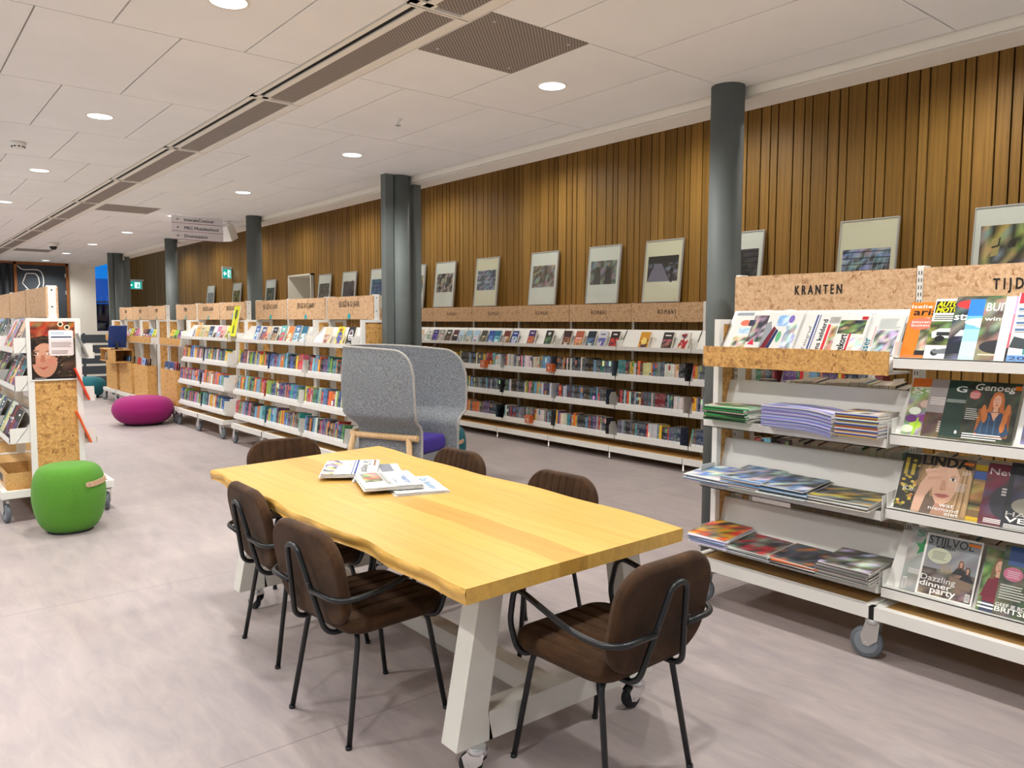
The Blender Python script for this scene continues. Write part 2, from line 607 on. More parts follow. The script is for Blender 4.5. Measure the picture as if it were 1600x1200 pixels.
class Art:
    """flat printed artwork laid on a plane: O corner, U and V edge vectors; coordinates run 0..1"""

    def __init__(s, mb, O, U, V, m=0, step=0.00022, base=0.0003):
        s.mb, s.O, s.U, s.V, s.m = mb, Vector(O), Vector(U), Vector(V), m
        s.N = s.U.cross(s.V).normalized()
        s.k, s.step, s.base = 0, step, base
        s.w, s.h = s.U.length, s.V.length

    def P(s, u, v):
        return s.O + s.U * u + s.V * v + s.N * (s.base + s.k * s.step)

    def poly(s, pts, col, alt=None):
        s.k += 1
        s.mb.face([s.P(*p) for p in pts], s.m, col, alt)

    def rect(s, u0, v0, u1, v1, col, alt=None):
        s.poly([(u0, v0), (u1, v0), (u1, v1), (u0, v1)], col, alt)

    def ell(s, cu, cv, ru, rv, col, n=18, a0=0, a1=2 * PI):
        s.poly([(cu + ru * math.cos(a0 + (a1 - a0) * i / n), cv + rv * math.sin(a0 + (a1 - a0) * i / n)) for i in range(n)], col)

    def photo(s, u0, v0, u1, v1, pal, seed, nu=5, nv=6, jit=0.35):
        s.k += 1
        r = random.Random(seed)
        g = [[tuple(max(0, c * (1 + r.uniform(-jit, jit))) for c in r.choice(pal)) for _ in range(nv + 1)] for _ in range(nu + 1)]
        for i in range(nu):
            for j in range(nv):
                q = ((i, j), (i + 1, j), (i + 1, j + 1), (i, j + 1))
                s.mb.face([s.P(u0 + (u1 - u0) * a / nu, v0 + (v1 - v0) * b / nv) for a, b in q], s.m, [g[a][b] for a, b in q])

    def text(s, t, u, v, h, col, w=None, shear=0.0, rot=0, bold=0, align='l'):
        """u, v lower left corner; h letter height as a share of V; w width as a share of U"""
        vs, fs, x0, x1, y0, y1 = text_geo(t)
        hh = h * s.h
        sc = hh / max(0.5, (y1 - max(y0, 0)) or 0.7)
        sx = sc if w is None else (w * s.w if rot == 0 else w * s.h) / (x1 - x0)
        offs = [(0, 0)] if not bold else [(0, 0), (bold * hh, 0), (0, bold * hh * 0.5), (bold * hh, bold * hh * 0.5)]
        uu, vv = s.U.normalized(), s.V.normalized()
        if rot == 90:
            uu, vv = vv, -uu
        wd = (x1 - x0) * sx
        a0 = {'l': 0, 'c': -wd / 2, 'r': -wd}[align]
        for ox, oy in offs:
            s.k += 1
            O = s.P(u, v)
            i = len(s.mb.v)
            for (x, y) in vs:
                X, Y = (x - x0) * sx + a0 + ox, (y - max(y0, 0)) * sc + oy
                s.mb.v.append(tuple(O + uu * (X + Y * shear) + vv * Y))
            for f in fs:
                s.mb.poly(tuple(i + k for k in f), s.m, col)

    def lines(s, u0, v0, u1, v1, n, col, seed=1, fill=0.55):
        """blocks of small unreadable copy as thin bars"""
        r = random.Random(seed)
        s.k += 1
        for i in range(n):
            v = v1 - (v1 - v0) * (i + 1) / n
            hh = (v1 - v0) / n * fill
            e = u1 - (u1 - u0) * r.uniform(0, 0.25)
            s.mb.face([s.P(u0, v), s.P(e, v), s.P(e, v + hh), s.P(u0, v + hh)], s.m, col)


def rounded_slab(mb, w, d, t, rc, er, M, m=0, groove=0, gdir=1, nx=36, ny=30, puff=0.004):
    """cushion: rounded rectangle, soft edges, optional stitched channels on the top face"""
    def pt(u, v, side):
        y = (v * 2 - 1) * d / 2
        ay = abs(y)
        e = max(0.0, ay - (d / 2 - rc))
        hw = w / 2 - rc + math.sqrt(max(0.0, rc * rc - e * e))
        x = (u * 2 - 1) * hw
        dx = hw - abs(x)
        dy = d / 2 - ay
        if e > 0:
            cx = abs(x) - (w / 2 - rc)
            if cx > 0:
                dx = dy = max(0.0, rc - math.hypot(cx, e))
        q = min(dx, dy)
        s1 = min(1.0, q / er)
        hf = math.sqrt(max(0.0, 1 - (1 - s1) ** 2))
        z = t / 2 * hf
        if side > 0:
            z += puff * min(1, q / 0.06)
            if groove and q > er * 0.8:
                g = abs(((x if gdir == 0 else x) / groove) % 1.0 - 0.5) * 2
                z -= 0.009 * (max(0, (g - 0.6) / 0.4)) ** 1.5
        return M @ Vector((x, y, z * side))

    def su(u):  # denser near the edge
        return 0.5 - 0.5 * math.cos(PI * u) if not groove else (0.5 + (u - 0.5) * (1.0)) 
    base = len(mb.v)
    mb.grid(lambda a, b: pt(su(a), 0.5 - 0.5 * math.cos(PI * b), 1), nx, ny, m)
    mb.grid(lambda a, b: pt(su(a), 0.5 - 0.5 * math.cos(PI * b), -1), nx, ny, m, flip=True)


def rot_x(a, o=(0, 0, 0)):
    return Matrix.Translation(Vector(o)) @ Matrix.Rotation(a, 4, 'X')

# ================================================================ the room
CZ = 2.977          # suspended ceiling height
XF = -22.2          # far end wall
WY = 6.95           # slatted wall


def room():
    mb = MB()
    mb.box(-31, 3.0, -5.0, 7.1, -0.1, 0.0)
    struct(mb, 'floor', 'floor_vinyl')

    # suspended ceiling: tiles with thin shadow joints, split by the service strip
    mb = MB()
    g = 0.004
    k = 0
    x = -4.215 + 1.27 * 6
    while x > XF - 0.5:
        x0, x1 = x - 1.27, x
        even = (k % 2 == 0)
        ys = []
        if even:
            lft = [-5.0 + 0.0] + [round(1.92 - 0.64 * i, 3) for i in range(10, -1, -1)]
            rgt = [2.27, 2.59, 3.24, 3.89, 4.165]
        else:
            lft = [-5.0] + [round(1.92 - 0.32 - 0.64 * i, 3) for i in range(9, -1, -1)] + [1.92]
            rgt = [2.27, 2.915, 3.56, 4.165]
        for L in (lft, rgt):
            for a, b in zip(L[:-1], L[1:]):
                if b - a > 0.02:
                    mb.box(x0 + g, x1 - g, a + g, b - g, CZ, CZ + 0.02, 0, None, None, 't')
        x -= 1.27
        k += 1
    xe = 3.0
    mb.box(XF - 0.6, xe, -5.0, 4.165, CZ + 0.012, CZ + 0.06, 1)
    struct(mb, 'ceiling', ['ceiling_tile', 'ceiling_groove'])

    # higher ceiling over the aisle along the slatted wall
    mb = MB()
    mb.box(-31, 3.0, 4.43, 7.1, 3.86, 3.95)
    struct(mb, 'ceiling', ['ceiling_tile'])

    # edge of the ceiling: recessed fascia, dark joint, soffit
    mb = MB()
    mb.box(XF, 3.0, 4.175, 4.19, 2.925, CZ + 0.02, 0)
    mb.box(XF, 3.0, 4.185, 4.20, 2.93, 2.96, 1)
    mb.box(XF, 3.0, 4.20, 4.433, 2.915, 2.95, 0)
    mb.box(XF, 3.0, 4.40, 4.433, 2.95, 3.9, 0)
    struct(mb, 'trim_1', ['ceiling_trim', 'dark_slot'])

    # slatted wall: boards of three widths over a dark backing
    mb = MB()
    r = random.Random(5)
    tones = [H(c) for c in ('#a2773a', '#997033', '#aa7f3f', '#9e7537', '#936b2f', '#a57a3b', '#9b7235')]
    pat = [0.068, 0.094, 0.148]
    x = 3.0
    i = 0
    ni = (-16.06, -14.93, 1.7, 2.53)
    while x > -31:
        w = pat[i % len(pat)] * r.uniform(0.97, 1.03)
        c = r.choice(tones)
        k_ = r.uniform(0.92, 1.08)
        c = (c[0] * k_ * 0.87, c[1] * k_ * 0.90, c[2] * k_ * 0.86)
        a, b = x - w, x
        if b > ni[0] and a < ni[1]:
            mb.box(a, b, WY, WY + 0.045, 0.0, ni[2], 0, c, None, 'k')
            mb.box(a, b, WY, WY + 0.045, ni[3], 3.86, 0, c, None, 'k')
        else:
            mb.box(a, b, WY, WY + 0.045, 0.0, 3.86, 0, c, None, 'k')
        
        x -= w + 0.014
        i += 1
    mb.box(-31, ni[0], WY + 0.045, WY + 0.1, 0, 3.86, 1)
    mb.box(ni[1], 3.0, WY + 0.045, WY + 0.1, 0, 3.86, 1)
    mb.box(ni[0], ni[1], WY + 0.045, WY + 0.1, 0, ni[2], 1)
    mb.box(ni[0], ni[1], WY + 0.045, WY + 0.1, ni[3], 3.86, 1)
    struct(mb, 'wall_right', ['slat_wood', 'slat_gap'])

    # white lined opening in the slatted wall
    mb = MB()
    a, b, z0, z1 = ni
    D = 0.55
    mb.box(a, a + 0.03, WY - 0.02, WY + D, z0, z1)
    mb.box(b - 0.03, b, WY - 0.02, WY + D, z0, z1)
    mb.box(a, b, WY - 0.02, WY + D, z1 - 0.03, z1)
    mb.box(a, b, WY - 0.02, WY + D, z0, z0 + 0.03)
    mb.box(a, b, WY + D, WY + D + 0.02, z0, z1)
    mb.box(a + 0.55, a + 1.05, WY + D - 0.05, WY + D, z1 - 0.16, z1 - 0.145, 0)
    struct(mb, 'window_1', ['white_wall'])

    # far end wall with opening for the window
    mb = MB()
    mb.box(XF - 0.15, XF, 3.833, 4.45, 0, CZ)
    mb.box(XF - 0.15, XF, 4.45, 4.95, 0, 1.3)
    mb.box(XF - 0.25, XF - 0.1, -5.0, 2.75, 0, CZ)
    mb.box(XF - 0.15, XF, 2.56, 3.833, 2.955, CZ)
    struct(mb, 'wall_end', ['white_wall'])
    mb = MB()
    mb.box(XF - 0.06, XF - 0.045, 4.45, 4.90, 1.3, 2.96, 0)
    mb.box(XF - 0.10, XF, 4.90, 5.0, 0, CZ, 1)
    mb.box(XF - 0.09, XF - 0.05, 4.45, 4.9, 2.02, 2.06, 1)
    struct(mb, 'window_2', ['window_glass', 'railing_grey'])
    mb = MB()
    mb.box(-30.2, -30.05, 4.95, 7.0, 0, 3.9, 0)
    mb.box(XF - 0.15, XF, 5.0, 5.20, 0, 3.9, 0)
    mb.box(-24.1, XF, 5.20, 5.26, 0, 4.2, 0)  # added side screen, hides the dusk glow from the aisle
    struct(mb, 'wall_back', ['column_paint'])

    # dark panelled door in its wooden frame, with a chalk line drawing
    d = MB()
    d.box(XF - 0.05, XF - 0.02, 2.74, 3.80, 0, 2.92, 0)
    door = struct(d, 'door_1', ['chalk_door'])
    m = MB()
    for (y0, y1, z0, z1) in ((2.69, 2.75, 0, 2.97), (3.79, 3.85, 0, 2.97), (2.69, 3.85, 2.91, 2.97), (2.30, 2.69, 2.93, 2.97)):
        m.box(XF - 0.06, XF + 0.03, y0, y1, z0, z1)
    m.build('door_frame', 'door_wood', door)
    m = MB()
    P = [(2.75, 2.90), (2.86, 2.78), (3.12, 2.80), (3.25, 2.78), (3.30, 2.66), (3.31, 2.5), (3.28, 2.30), (3.24, 2.0)]
    m.tube(fillet([(XF - 0.012, y, z) for y, z in P], 0.08), 0.012, 6)
    P = [(2.86, 2.46), (2.95, 2.70), (3.14, 2.70), (3.20, 2.62), (3.22, 2.45), (3.16, 2.34), (3.0, 2.28), (2.86, 2.46)]
    m.tube(fillet([(XF - 0.012, y, z) for y, z in P], 0.03), 0.012, 6)
    m.build('line_drawing', 'white_metal', door)
    m = MB()
    for z in (2.62, 2.2, 1.0):
        m.box(XF - 0.02, XF + 0.035, 3.765, 3.79, z, z + 0.1)
    m.build('hinge', 'zinc', door)
    # curtained opening left of the door
    m = MB()
    m.grid(lambda u, v: (XF - 0.05 + 0.03 * math.sin(u * 60), 1.4 + 1.30 * u, 2.93 * v), 90, 2, 0, True, None, True)
    struct(m, 'window_3', ['curtain'])
    # grey paint steel-box posts of the hall
    # dusk outside the far window: glowing sky panels, dusk light painted into the facade
    m = MB()
    m.box(-24.3, -24.2, 4.2, 5.2, 2.6, 4.2, 0)
    o = struct(m, 'dusk_panel', ['dusk_sky'])  # emissive panel in place of the sky, no wall stands there
    m = MB()
    m.box(-24.1, -24.0, 4.2, 5.2, 0.0, 2.72, 0)  # glowing strip in place of low dusk sky over the facade
    m.box(-24.0, -23.9, 4.2, 5.2, 0.0, 2.02, 1)
    for k in range(5):
        m.box(-23.9, -23.88, 4.2, 5.2, 0.9 + k * 0.12, 0.93 + k * 0.12, 2)
    m.box(-24.1, XF - 0.16, 4.1, 4.15, 0, 4.2, 1)  # added side screen, keeps the dusk glow out of the hall
    struct(m, 'wall_street', ['dusk_low', 'facade_dark', 'railing_grey'])
    

room()


def columns():
    xs = [-2.93, -6.74, -10.55, -14.36, -18.17]
    lab = ['round dark grey steel column left of the newspaper rack', 'round dark grey column behind the grey felt high-back chair',
           'round dark grey column between the two children\'s book racks', 'round dark grey column left of the yellow-green display, near hanging sign',
           'round dark grey column beside the blue window at far end']
    for i, x in enumerate(xs):
        mb = MB()
        mb.lathe([(0.101, 0.0), (0.101, 0.05)], 40)
        mb.lathe([(0.1, 0.0), (0.1, CZ + 0.03)], 48)
        o = mb.build('column', 'column_paint', None, (x, 4.08, 0))
        tag(o, lab[i], 'column', 'grey columns along the book racks')
        if i in (1, 4):
            for (dx, dy, w) in ((0.005, -0.148, 0.044), (-0.03, 0.19, 0.045)):
                b = MB()
                zt = CZ + 0.02 if dy < 0 else 2.92
                b.box(-w, w, -w, w, 0, zt)
                p = b.build('square_post', 'column_paint', None, (x + dx, 4.08 + dy, 0))
                tag(p, 'slim square grey post at the %s of the %s column' % ('left side' if dy < 0 else 'rear', 'felt chair' if i == 1 else 'far window'), 'post')
    # black shoe of the first column
    mb = MB()
    mb.lathe([(0.115, 0.0), (0.115, 0.02), (0.104, 0.03)], 40)
    b = mb.build('column_shoe', 'black_rubber', None, (xs[0], 4.08, 0.0))
    tag(b, 'black rubber ring around foot of the column left of the newspaper rack', 'trim ring')


columns()


def ceiling_things():
    # service strip: dark slot and perforated panels in sections of 1.89 m
    x = -3.09 + 1.89 * 2
    first = True
    names = 0
    while x > XF:
        x0, x1 = x - 1.885, x - 0.005
        r = empty('linear_grille', (x0, 1.925, CZ), 0)
        L = x1 - x0
        mb = MB()
        mb.box(0, L, 0.0, 0.028, -0.006, 0.02)
        mb.box(0, L, 0.062, 0.102, -0.006, 0.02)
        mb.box(0, L, 0.272, 0.33, -0.006, 0.02)
        mb.box(0, 0.012, 0.0, 0.34, -0.009, 0.02)
        mb.box(L - 0.012, L, 0.0, 0.34, -0.009, 0.02)
        mb.box(0, 0.05, 0.0, 0.12, -0.006, 0.02)
        mb.prism([(0, 0.315, -0.006), (0, 0.345, 0.0), (0, 0.345, 0.02), (0, 0.315, 0.02)], (L, 0, 0))
        mb.build('frame', 'ceiling_trim', r)
        mb = MB()
        mb.box(0.05, L - 0.012, 0.028, 0.062, 0.002, 0.03)
        mb.build('air_slot', 'dark_slot', r)
        mb = MB()
        mb.box(0.03, L - 0.03, 0.102, 0.272, -0.001, 0.02)
        mb.build('perforated_panel', 'perforated_grille', r)
        tag(r, 'long ceiling air grille section, %s along the service strip' % (ordinal(names + 1) + ' section'), 'air grille', 'linear air grilles in the ceiling strip')
        names += 1
        x -= 1.89
    for i, (cx, cy) in enumerate(((-3.257, 2.592), (-10.93, 2.59), (-18.5, 2.59))):
        mb = MB()
        mb.box(-0.315, 0.315, -0.312, 0.312, -0.004, 0.01)
        for sx in (-1, 1):
            for sy in (-1, 1):
                mb.lathe([(0.008, -0.007), (0.008, -0.003)], 8, 1, Matrix.Translation((sx * 0.24, sy * 0.24, 0)))
        o = mb.build('ceiling_vent', ['perforated_grille', 'zinc'], None, (cx, cy, CZ))
        tag(o, ['square perforated ceiling vent panel nearest the camera', 'square perforated ceiling vent panel near the hanging direction sign', 'farthest perforated ceiling vent panel beside the security camera'][i], 'ceiling vent')
    # downlights
    n = 0
    for yy in (3.25, 1.30, -0.65, -2.6):
        for i in range(-1, 8):
            xx = -3.6 - 2.545 * i
            if yy < 0 and i > 5:
                continue
            r = empty('downlight', (xx, yy, CZ))
            mb = MB()
            mb.lathe([(0.078, 0.012), (0.080, -0.003), (0.091, -0.006), (0.093, 0.0)], 32, 0, None, True, False)
            mb.build('trim_ring', 'ceiling_trim', r)
            mb = MB()
            mb.lathe([(0.001, -0.0035), (0.079, -0.0035)], 32, 0, None, False, False)
            mb.build('lens', 'lamp_glow', r)
            ld = bpy.data.lights.new('downlight_lamp', 'SPOT')
            ld.energy = SPOT_W
            ld.color = (1.0, 0.985, 0.96)
            ld.spot_size = math.radians(152)
            ld.spot_blend = 0.6
            ld.shadow_soft_size = 0.07
            lo = bpy.data.objects.new('downlight_lamp', ld)
            COL.objects.link(lo)
            lo.parent = r
            lo.location = (0, 0, -0.025)
            row = {3.25: 'row beside the slatted wall', 1.30: 'row left of the service strip'}.get(yy, 'far left row')
            if yy == -0.65:
                row = 'third row from the slatted wall'
            if yy == -2.6:
                row = 'fourth row from the slatted wall'
            tag(r, 'round recessed ceiling downlight, %s from the table end in the %s' % (ordinal(i + 2), row), 'downlight', 'recessed ceiling downlights')
    # lamps of the higher aisle ceiling, they light the slatted wall
    for i in range(-1, 9):
        xx = -2.4 - 2.545 * i
        r = empty('wall_washer', (xx, 6.0, 3.86))
        mb = MB()
        mb.lathe([(0.07, -0.08), (0.07, 0.0)], 24)
        mb.build('lamp_housing', 'white_metal', r)
        mb = MB()
        mb.lathe([(0.001, -0.081), (0.062, -0.081)], 24, 0, None, False, False)
        mb.build('lens', 'lamp_glow', r)
        ld = bpy.data.lights.new('wall_washer_lamp', 'SPOT')
        ld.energy = SPOT_W * 0.75
        ld.color = (1.0, 0.96, 0.88)
        ld.spot_size = math.radians(160)
        ld.spot_blend = 0.7
        ld.shadow_soft_size = 0.06
        lo = bpy.data.objects.new('wall_washer_lamp', ld)
        COL.objects.link(lo)
        lo.parent = r
        lo.location = (0, 0, -0.1)
        tag(r, 'aisle ceiling lamp in front of the slatted wall, %s from the near end' % ordinal(i + 2), 'lamp', 'lamps above the wall aisle')
    # detector, sprinkler, camera
    r = empty('smoke_detector', (-7.449, 0.973, CZ), 0, 'white smoke detector on the ceiling, far left near a downlight', 'smoke detector')
    mb = MB()
    mb.lathe([(0.055, 0), (0.055, -0.02), (0.05, -0.035), (0.03, -0.05), (0.001, -0.052)], 24)
    mb.build('housing', 'white_metal', r)
    mb = MB()
    for k in range(10):
        a = 2 * PI * k / 10
        mb.box(0.038, 0.05, -0.008, 0.008, -0.042, -0.032, 0, None, Matrix.Rotation(a, 4, 'Z'))
    mb.build('vent_slots', 'black_plastic', r)
    r = empty('sprinkler_head', (-4.87, 2.938, CZ), 0, 'small chrome sprinkler head on a plain ceiling tile above the table', 'sprinkler')
    mb = MB()
    mb.lathe([(0.03, 0), (0.028, -0.006), (0.012, -0.012), (0.01, -0.03)], 18)
    mb.build('escutcheon', 'white_metal', r)
    mb = MB()
    mb.lathe([(0.003, -0.03), (0.003, -0.042), (0.02, -0.044), (0.02, -0.046)], 12)
    mb.build('deflector', 'chrome', r)
    r = empty('dome_camera', (-16.46, 2.63, CZ), 0, 'small dome security camera with white base on far ceiling', 'security camera')
    mb = MB()
    mb.lathe([(0.09, 0), (0.09, -0.05), (0.07, -0.07)], 24)
    mb.build('base', 'white_metal', r)
    mb = MB()
    mb.lathe([(0.062, -0.066), (0.06, -0.095), (0.04, -0.125), (0.001, -0.135)], 20)
    mb.build('dome', 'black_plastic', r)
    # hanging direction sign
    r = empty('direction_sign', (-11.0, 3.14, 2.64), 0, 'white three-strip hanging direction sign with arrows below the ceiling', 'sign')
    for k, t in enumerate(('Drumstation', 'MEC Muziekschool', 'InteraktContour')):
        mb = MB()
        z0 = 0.004 + k * 0.108
        mb.box(-0.006, 0.006, 0, 0.68, z0, z0 + 0.102, 0, H('#e6e0e4'))
        a = Art(mb, (0.006, 0, z0), (0, 0.68, 0), (0, 0, 0.102))
        a.rect(0, 0, 1, 0.06, H('#7c2442'))
        a.text(t, 0.24, 0.30, 0.40, H('#2a2730'), bold=0.06)
        a.rect(0.105, 0.47, 0.145, 0.55, H('#2a2730'))
        a.poly([(0.095, 0.51), (0.118, 0.36), (0.118, 0.66)], H('#2a2730'))
        mb.build('sign_strip', 'print', r)
    mb = MB()
    for yy in (0.06, 0.62):
        mb.tube([(0, yy, 0.32), (0, yy, 0.337)], 0.004, 6)
    mb.build('hanger', 'zinc', r)
    # speaker box
    r = empty('ceiling_speaker', (-11.3, 4.0, CZ), 0, 'white box loudspeaker hanging from the ceiling edge beside the sign', 'loudspeaker')
    mb = MB()
    M = Matrix.Translation((0, 0, -0.16)) @ Matrix.Rotation(0.5, 4, 'Z') @ Matrix.Rotation(0.45, 4, 'X')
    mb.box(-0.08, 0.08, -0.07, 0.07, -0.11, 0.11, 0, None, M)
    mb.build('speaker_cabinet', 'white_metal', r)
    mb = MB()
    mb.tube([(0, 0, 0.0), (0, 0, -0.06)], 0.015, 10)
    mb.box(-0.05, 0.05, -0.04, 0.04, -0.008, 0.0)
    mb.build('bracket', 'white_metal', r)
    # exit signs
    for i, (x, y, z, w, h, ax) in enumerate(((-25.0, 6.02, 2.49, 0.47, 0.24, 'x'), (-19.45, 6.82, 2.60, 0.22, 0.25, 'x'))):
        r = empty('exit_sign', (x, y, z), 0, ['green running-man exit sign with left arrow on far slatted wall', 'glowing green exit sign projecting from slatted wall near the leaning pictures'][i], 'exit sign')
        mb = MB()
        if ax == 'y':
            mb.box(-w / 2, w / 2, 0, 0.08, 0, h, 0, H('#d9dedb'))
            mb.box(-w / 2, w / 2, -0.02, 0.08, h, h + 0.05, 0, H('#d9dedb'))
            O, U = (-w / 2, 0, 0), (w, 0, 0)
        else:
            mb.box(-0.03, 0.03, -w / 2, w / 2, 0, h, 0, H('#d9dedb'))
            mb.box(-0.04, 0.04, -w / 2, w / 2 + 0.04, h, h + 0.05, 0, H('#d9dedb'))
            O, U = (0.03, -w / 2, 0), (0, w, 0)
        mb.build('housing', 'print', r)
        mb = MB()
        a = Art(mb, O, U, (0, 0, h), 0)
        a.rect(0.04, 0.06, 0.96, 0.94, None)
        o = mb.build('sign_face', 'sign_green', r)
        mb = MB()
        a = Art(mb, O, U, (0, 0, h), 0, base=0.004)
        a.poly([(0.08, 0.5), (0.24, 0.22), (0.24, 0.4), (0.42, 0.4), (0.42, 0.6), (0.24, 0.6), (0.24, 0.78)], None)
        a.poly([(0.55, 0.15), (0.62, 0.15), (0.62, 0.85), (0.55, 0.85)], None)
        a.poly([(0.62, 0.15), (0.86, 0.15), (0.86, 0.85), (0.62, 0.85)], None)
        mb.build('arrow_symbol', 'sign_white', r)
        mb = MB()
        a = Art(mb, O, U, (0, 0, h), 0, base=0.007)
        a.ell(0.76, 0.74, 0.025, 0.06, None)
        a.poly([(0.70, 0.65), (0.78, 0.66), (0.80, 0.45), (0.84, 0.2), (0.80, 0.2), (0.75, 0.38), (0.70, 0.2), (0.66, 0.2), (0.71, 0.45)], None)
        mb.build('running_figure', 'sign_green', r)


ceiling_things()


def railing():
    r = empty('stair_railing', (-19.6, 3.0, 0), 0, 'dark grey horizontal slat railing before the white far wall', 'railing')
    mb = MB()
    for k in range(5):
        z = 0.12 + k * 0.235
        mb.box(-0.02, 0.02, 0, 1.35, z, z + 0.185)
    mb.build('slat_panel', 'railing_grey', r)
    for y in (0.0, 0.65, 1.3):
        mb = MB()
        mb.box(-0.03, 0.03, y - 0.025, y + 0.025, 0, 1.28)
        mb.build('post', 'railing_grey', r)


railing()

# ================================================================ racks
def caster(parent, x, y, ang=0.0, R=0.074, name='caster', mats=('grey_rubber', 'wheel_hub', 'zinc'), top=0.19):
    """swivel wheel: fork is the part, the wheel its sub-part"""
    Rz = Matrix.Translation((x, y, 0)) @ Matrix.Rotation(ang, 4, 'Z')
    mb = MB()
    zc = R
    off = -0.025
    # mounting plate and fork cheeks
    mb.lathe([(0.034, top - 0.022), (0.036, top - 0.010), (0.03, top - 0.002), (0.03, top)], 20, 0, Rz)
    for s in (-1, 1):
        y0 = s * 0.021
        P = [(-0.03, y0, top - 0.02), (0.034, y0, top - 0.02), (0.026, y0, zc + 0.02), (off + 0.012, y0, zc - 0.014), (off - 0.012, y0, zc - 0.008), (off - 0.024, y0, zc + 0.03)]
        mb.prism([Rz @ Vector(p) for p in P], (Rz.to_3x3() @ Vector((0, s * 0.003, 0))), 0)
    mb.box(-0.03, 0.034, -0.023, 0.023, top - 0.024, top - 0.014, 0, None, Rz)
    A = Rz @ Matrix.Translation((off, 0, zc)) @ Matrix.Rotation(PI / 2, 4, 'X')
    mb.lathe([(0.006, -0.026), (0.006, 0.026)], 10, 0, A)
    fk = mb.build(name, mats[2], parent)
    mb = MB()
    mb.lathe([(R * 0.45, -0.0155), (R * 0.88, -0.016), (R * 0.97, -0.011), (R, -0.004), (R, 0.004), (R * 0.97, 0.011), (R * 0.88, 0.016), (R * 0.45, 0.0155)], 36, 0, A)
    mb.lathe([(R * 0.10, -0.0165), (R * 0.66, -0.0172), (R * 0.70, -0.0172), (R * 0.72, -0.0155), (R * 0.72, 0.0155), (R * 0.70, 0.0172), (R * 0.66, 0.0172), (R * 0.10, 0.0165)], 30, 1, A)
    mb.build('wheel', [mats[0], mats[1]], fk)
    return fk


def shelf_tray(parent, x0, x1, yl, zt, depth=0.25, plate=0.17, name='shelf', tilt=0.03):
    mb = MB()
    a, b = x0 + 0.008, x1 - 0.008
    mb.box(a, b, yl, yl + 0.004, zt - 0.048, zt)
    mb.box(a, b, yl, yl + 0.016, zt - 0.048, zt - 0.044)
    mb.prism([(a, yl + 0.003, zt - 0.034), (a, yl + depth, zt - 0.034 - tilt), (a, yl + depth, zt - 0.038 - tilt), (a, yl + 0.003, zt - 0.038)], (b - a, 0, 0))
    for x in (a, b - 0.0025):
        mb.prism([(x, yl + 0.022, zt - 0.05), (x, yl + depth, zt - 0.05 - tilt), (x, yl + depth, zt + plate), (x, yl + 0.075, zt + plate), (x, yl + 0.030, zt + 0.01)], (0.0025, 0, 0))
    return mb.build(name, 'white_metal', parent)


def shelf_display(parent, x0, x1, yl, zt, name='display_shelf', rise=0.205, run=0.21, clear=True, bd=0.055):
    mb = MB()
    a, b = x0 + 0.008, x1 - 0.008
    mb.box(a, b, yl, yl + 0.004, zt - 0.048, zt)
    zb = zt - 0.004 if clear else zt - 0.048
    mb.box(a, b, yl, yl + bd, zb, zb + 0.004)
    if clear:
        rise = 0.235
    mb.prism([(a, yl + bd - 0.01, zb + 0.002), (a, yl + run, zt + rise), (a, yl + run + 0.004, zt + rise), (a, yl + bd - 0.006, zb + 0.002)][::-1], (b - a, 0, 0))
    mb.box(a, b, yl + run, yl + run + 0.03, zt + rise - 0.02, zt + rise)
    for x in (a, b - 0.0025):
        mb.prism([(x, yl + 0.01, zt - 0.045), (x, yl + run + 0.03, zt - 0.045), (x, yl + run + 0.03, zt + 0.03), (x, yl + 0.13, zt + 0.072), (x, yl + 0.012, zt + 0.07)], (0.0025, 0, 0))
    o = mb.build(name, 'white_metal', parent)
    if clear:
        mb = MB()
        mb.box(a + 0.02, b - 0.02, yl + 0.0005, yl + 0.0022, zt, zt + 0.016)
        mb.build('clear_lip', 'picture_glass', o)
    return o


def lettering(parent, text, x, y, z, h, w, col=H('#1b1613'), name='lettering', thick=0.0012, bold=0.03):
    mb = MB()
    a = Art(mb, (x, y, z), (w, 0, 0), (0, 0, h), 0, base=thick)
    a.text(text, 0, 0, 1.0, col, w=1.0, bold=bold)
    return mb.build(name, 'print', parent)


def dot(parent, x, y, z, col, peak=False):
    mb = MB()
    a = Art(mb, (x - 0.032, y, z), (0.064, 0, 0), (0, 0, 0.06), 0, base=0.001)
    a.poly([(0.0, 0.0), (1.0, 0.0), (0.98, 0.45), (0.82, 0.8), (0.5, 1.0), (0.18, 0.8), (0.02, 0.45)], col)
    return mb.build('age_marker', 'print', parent)


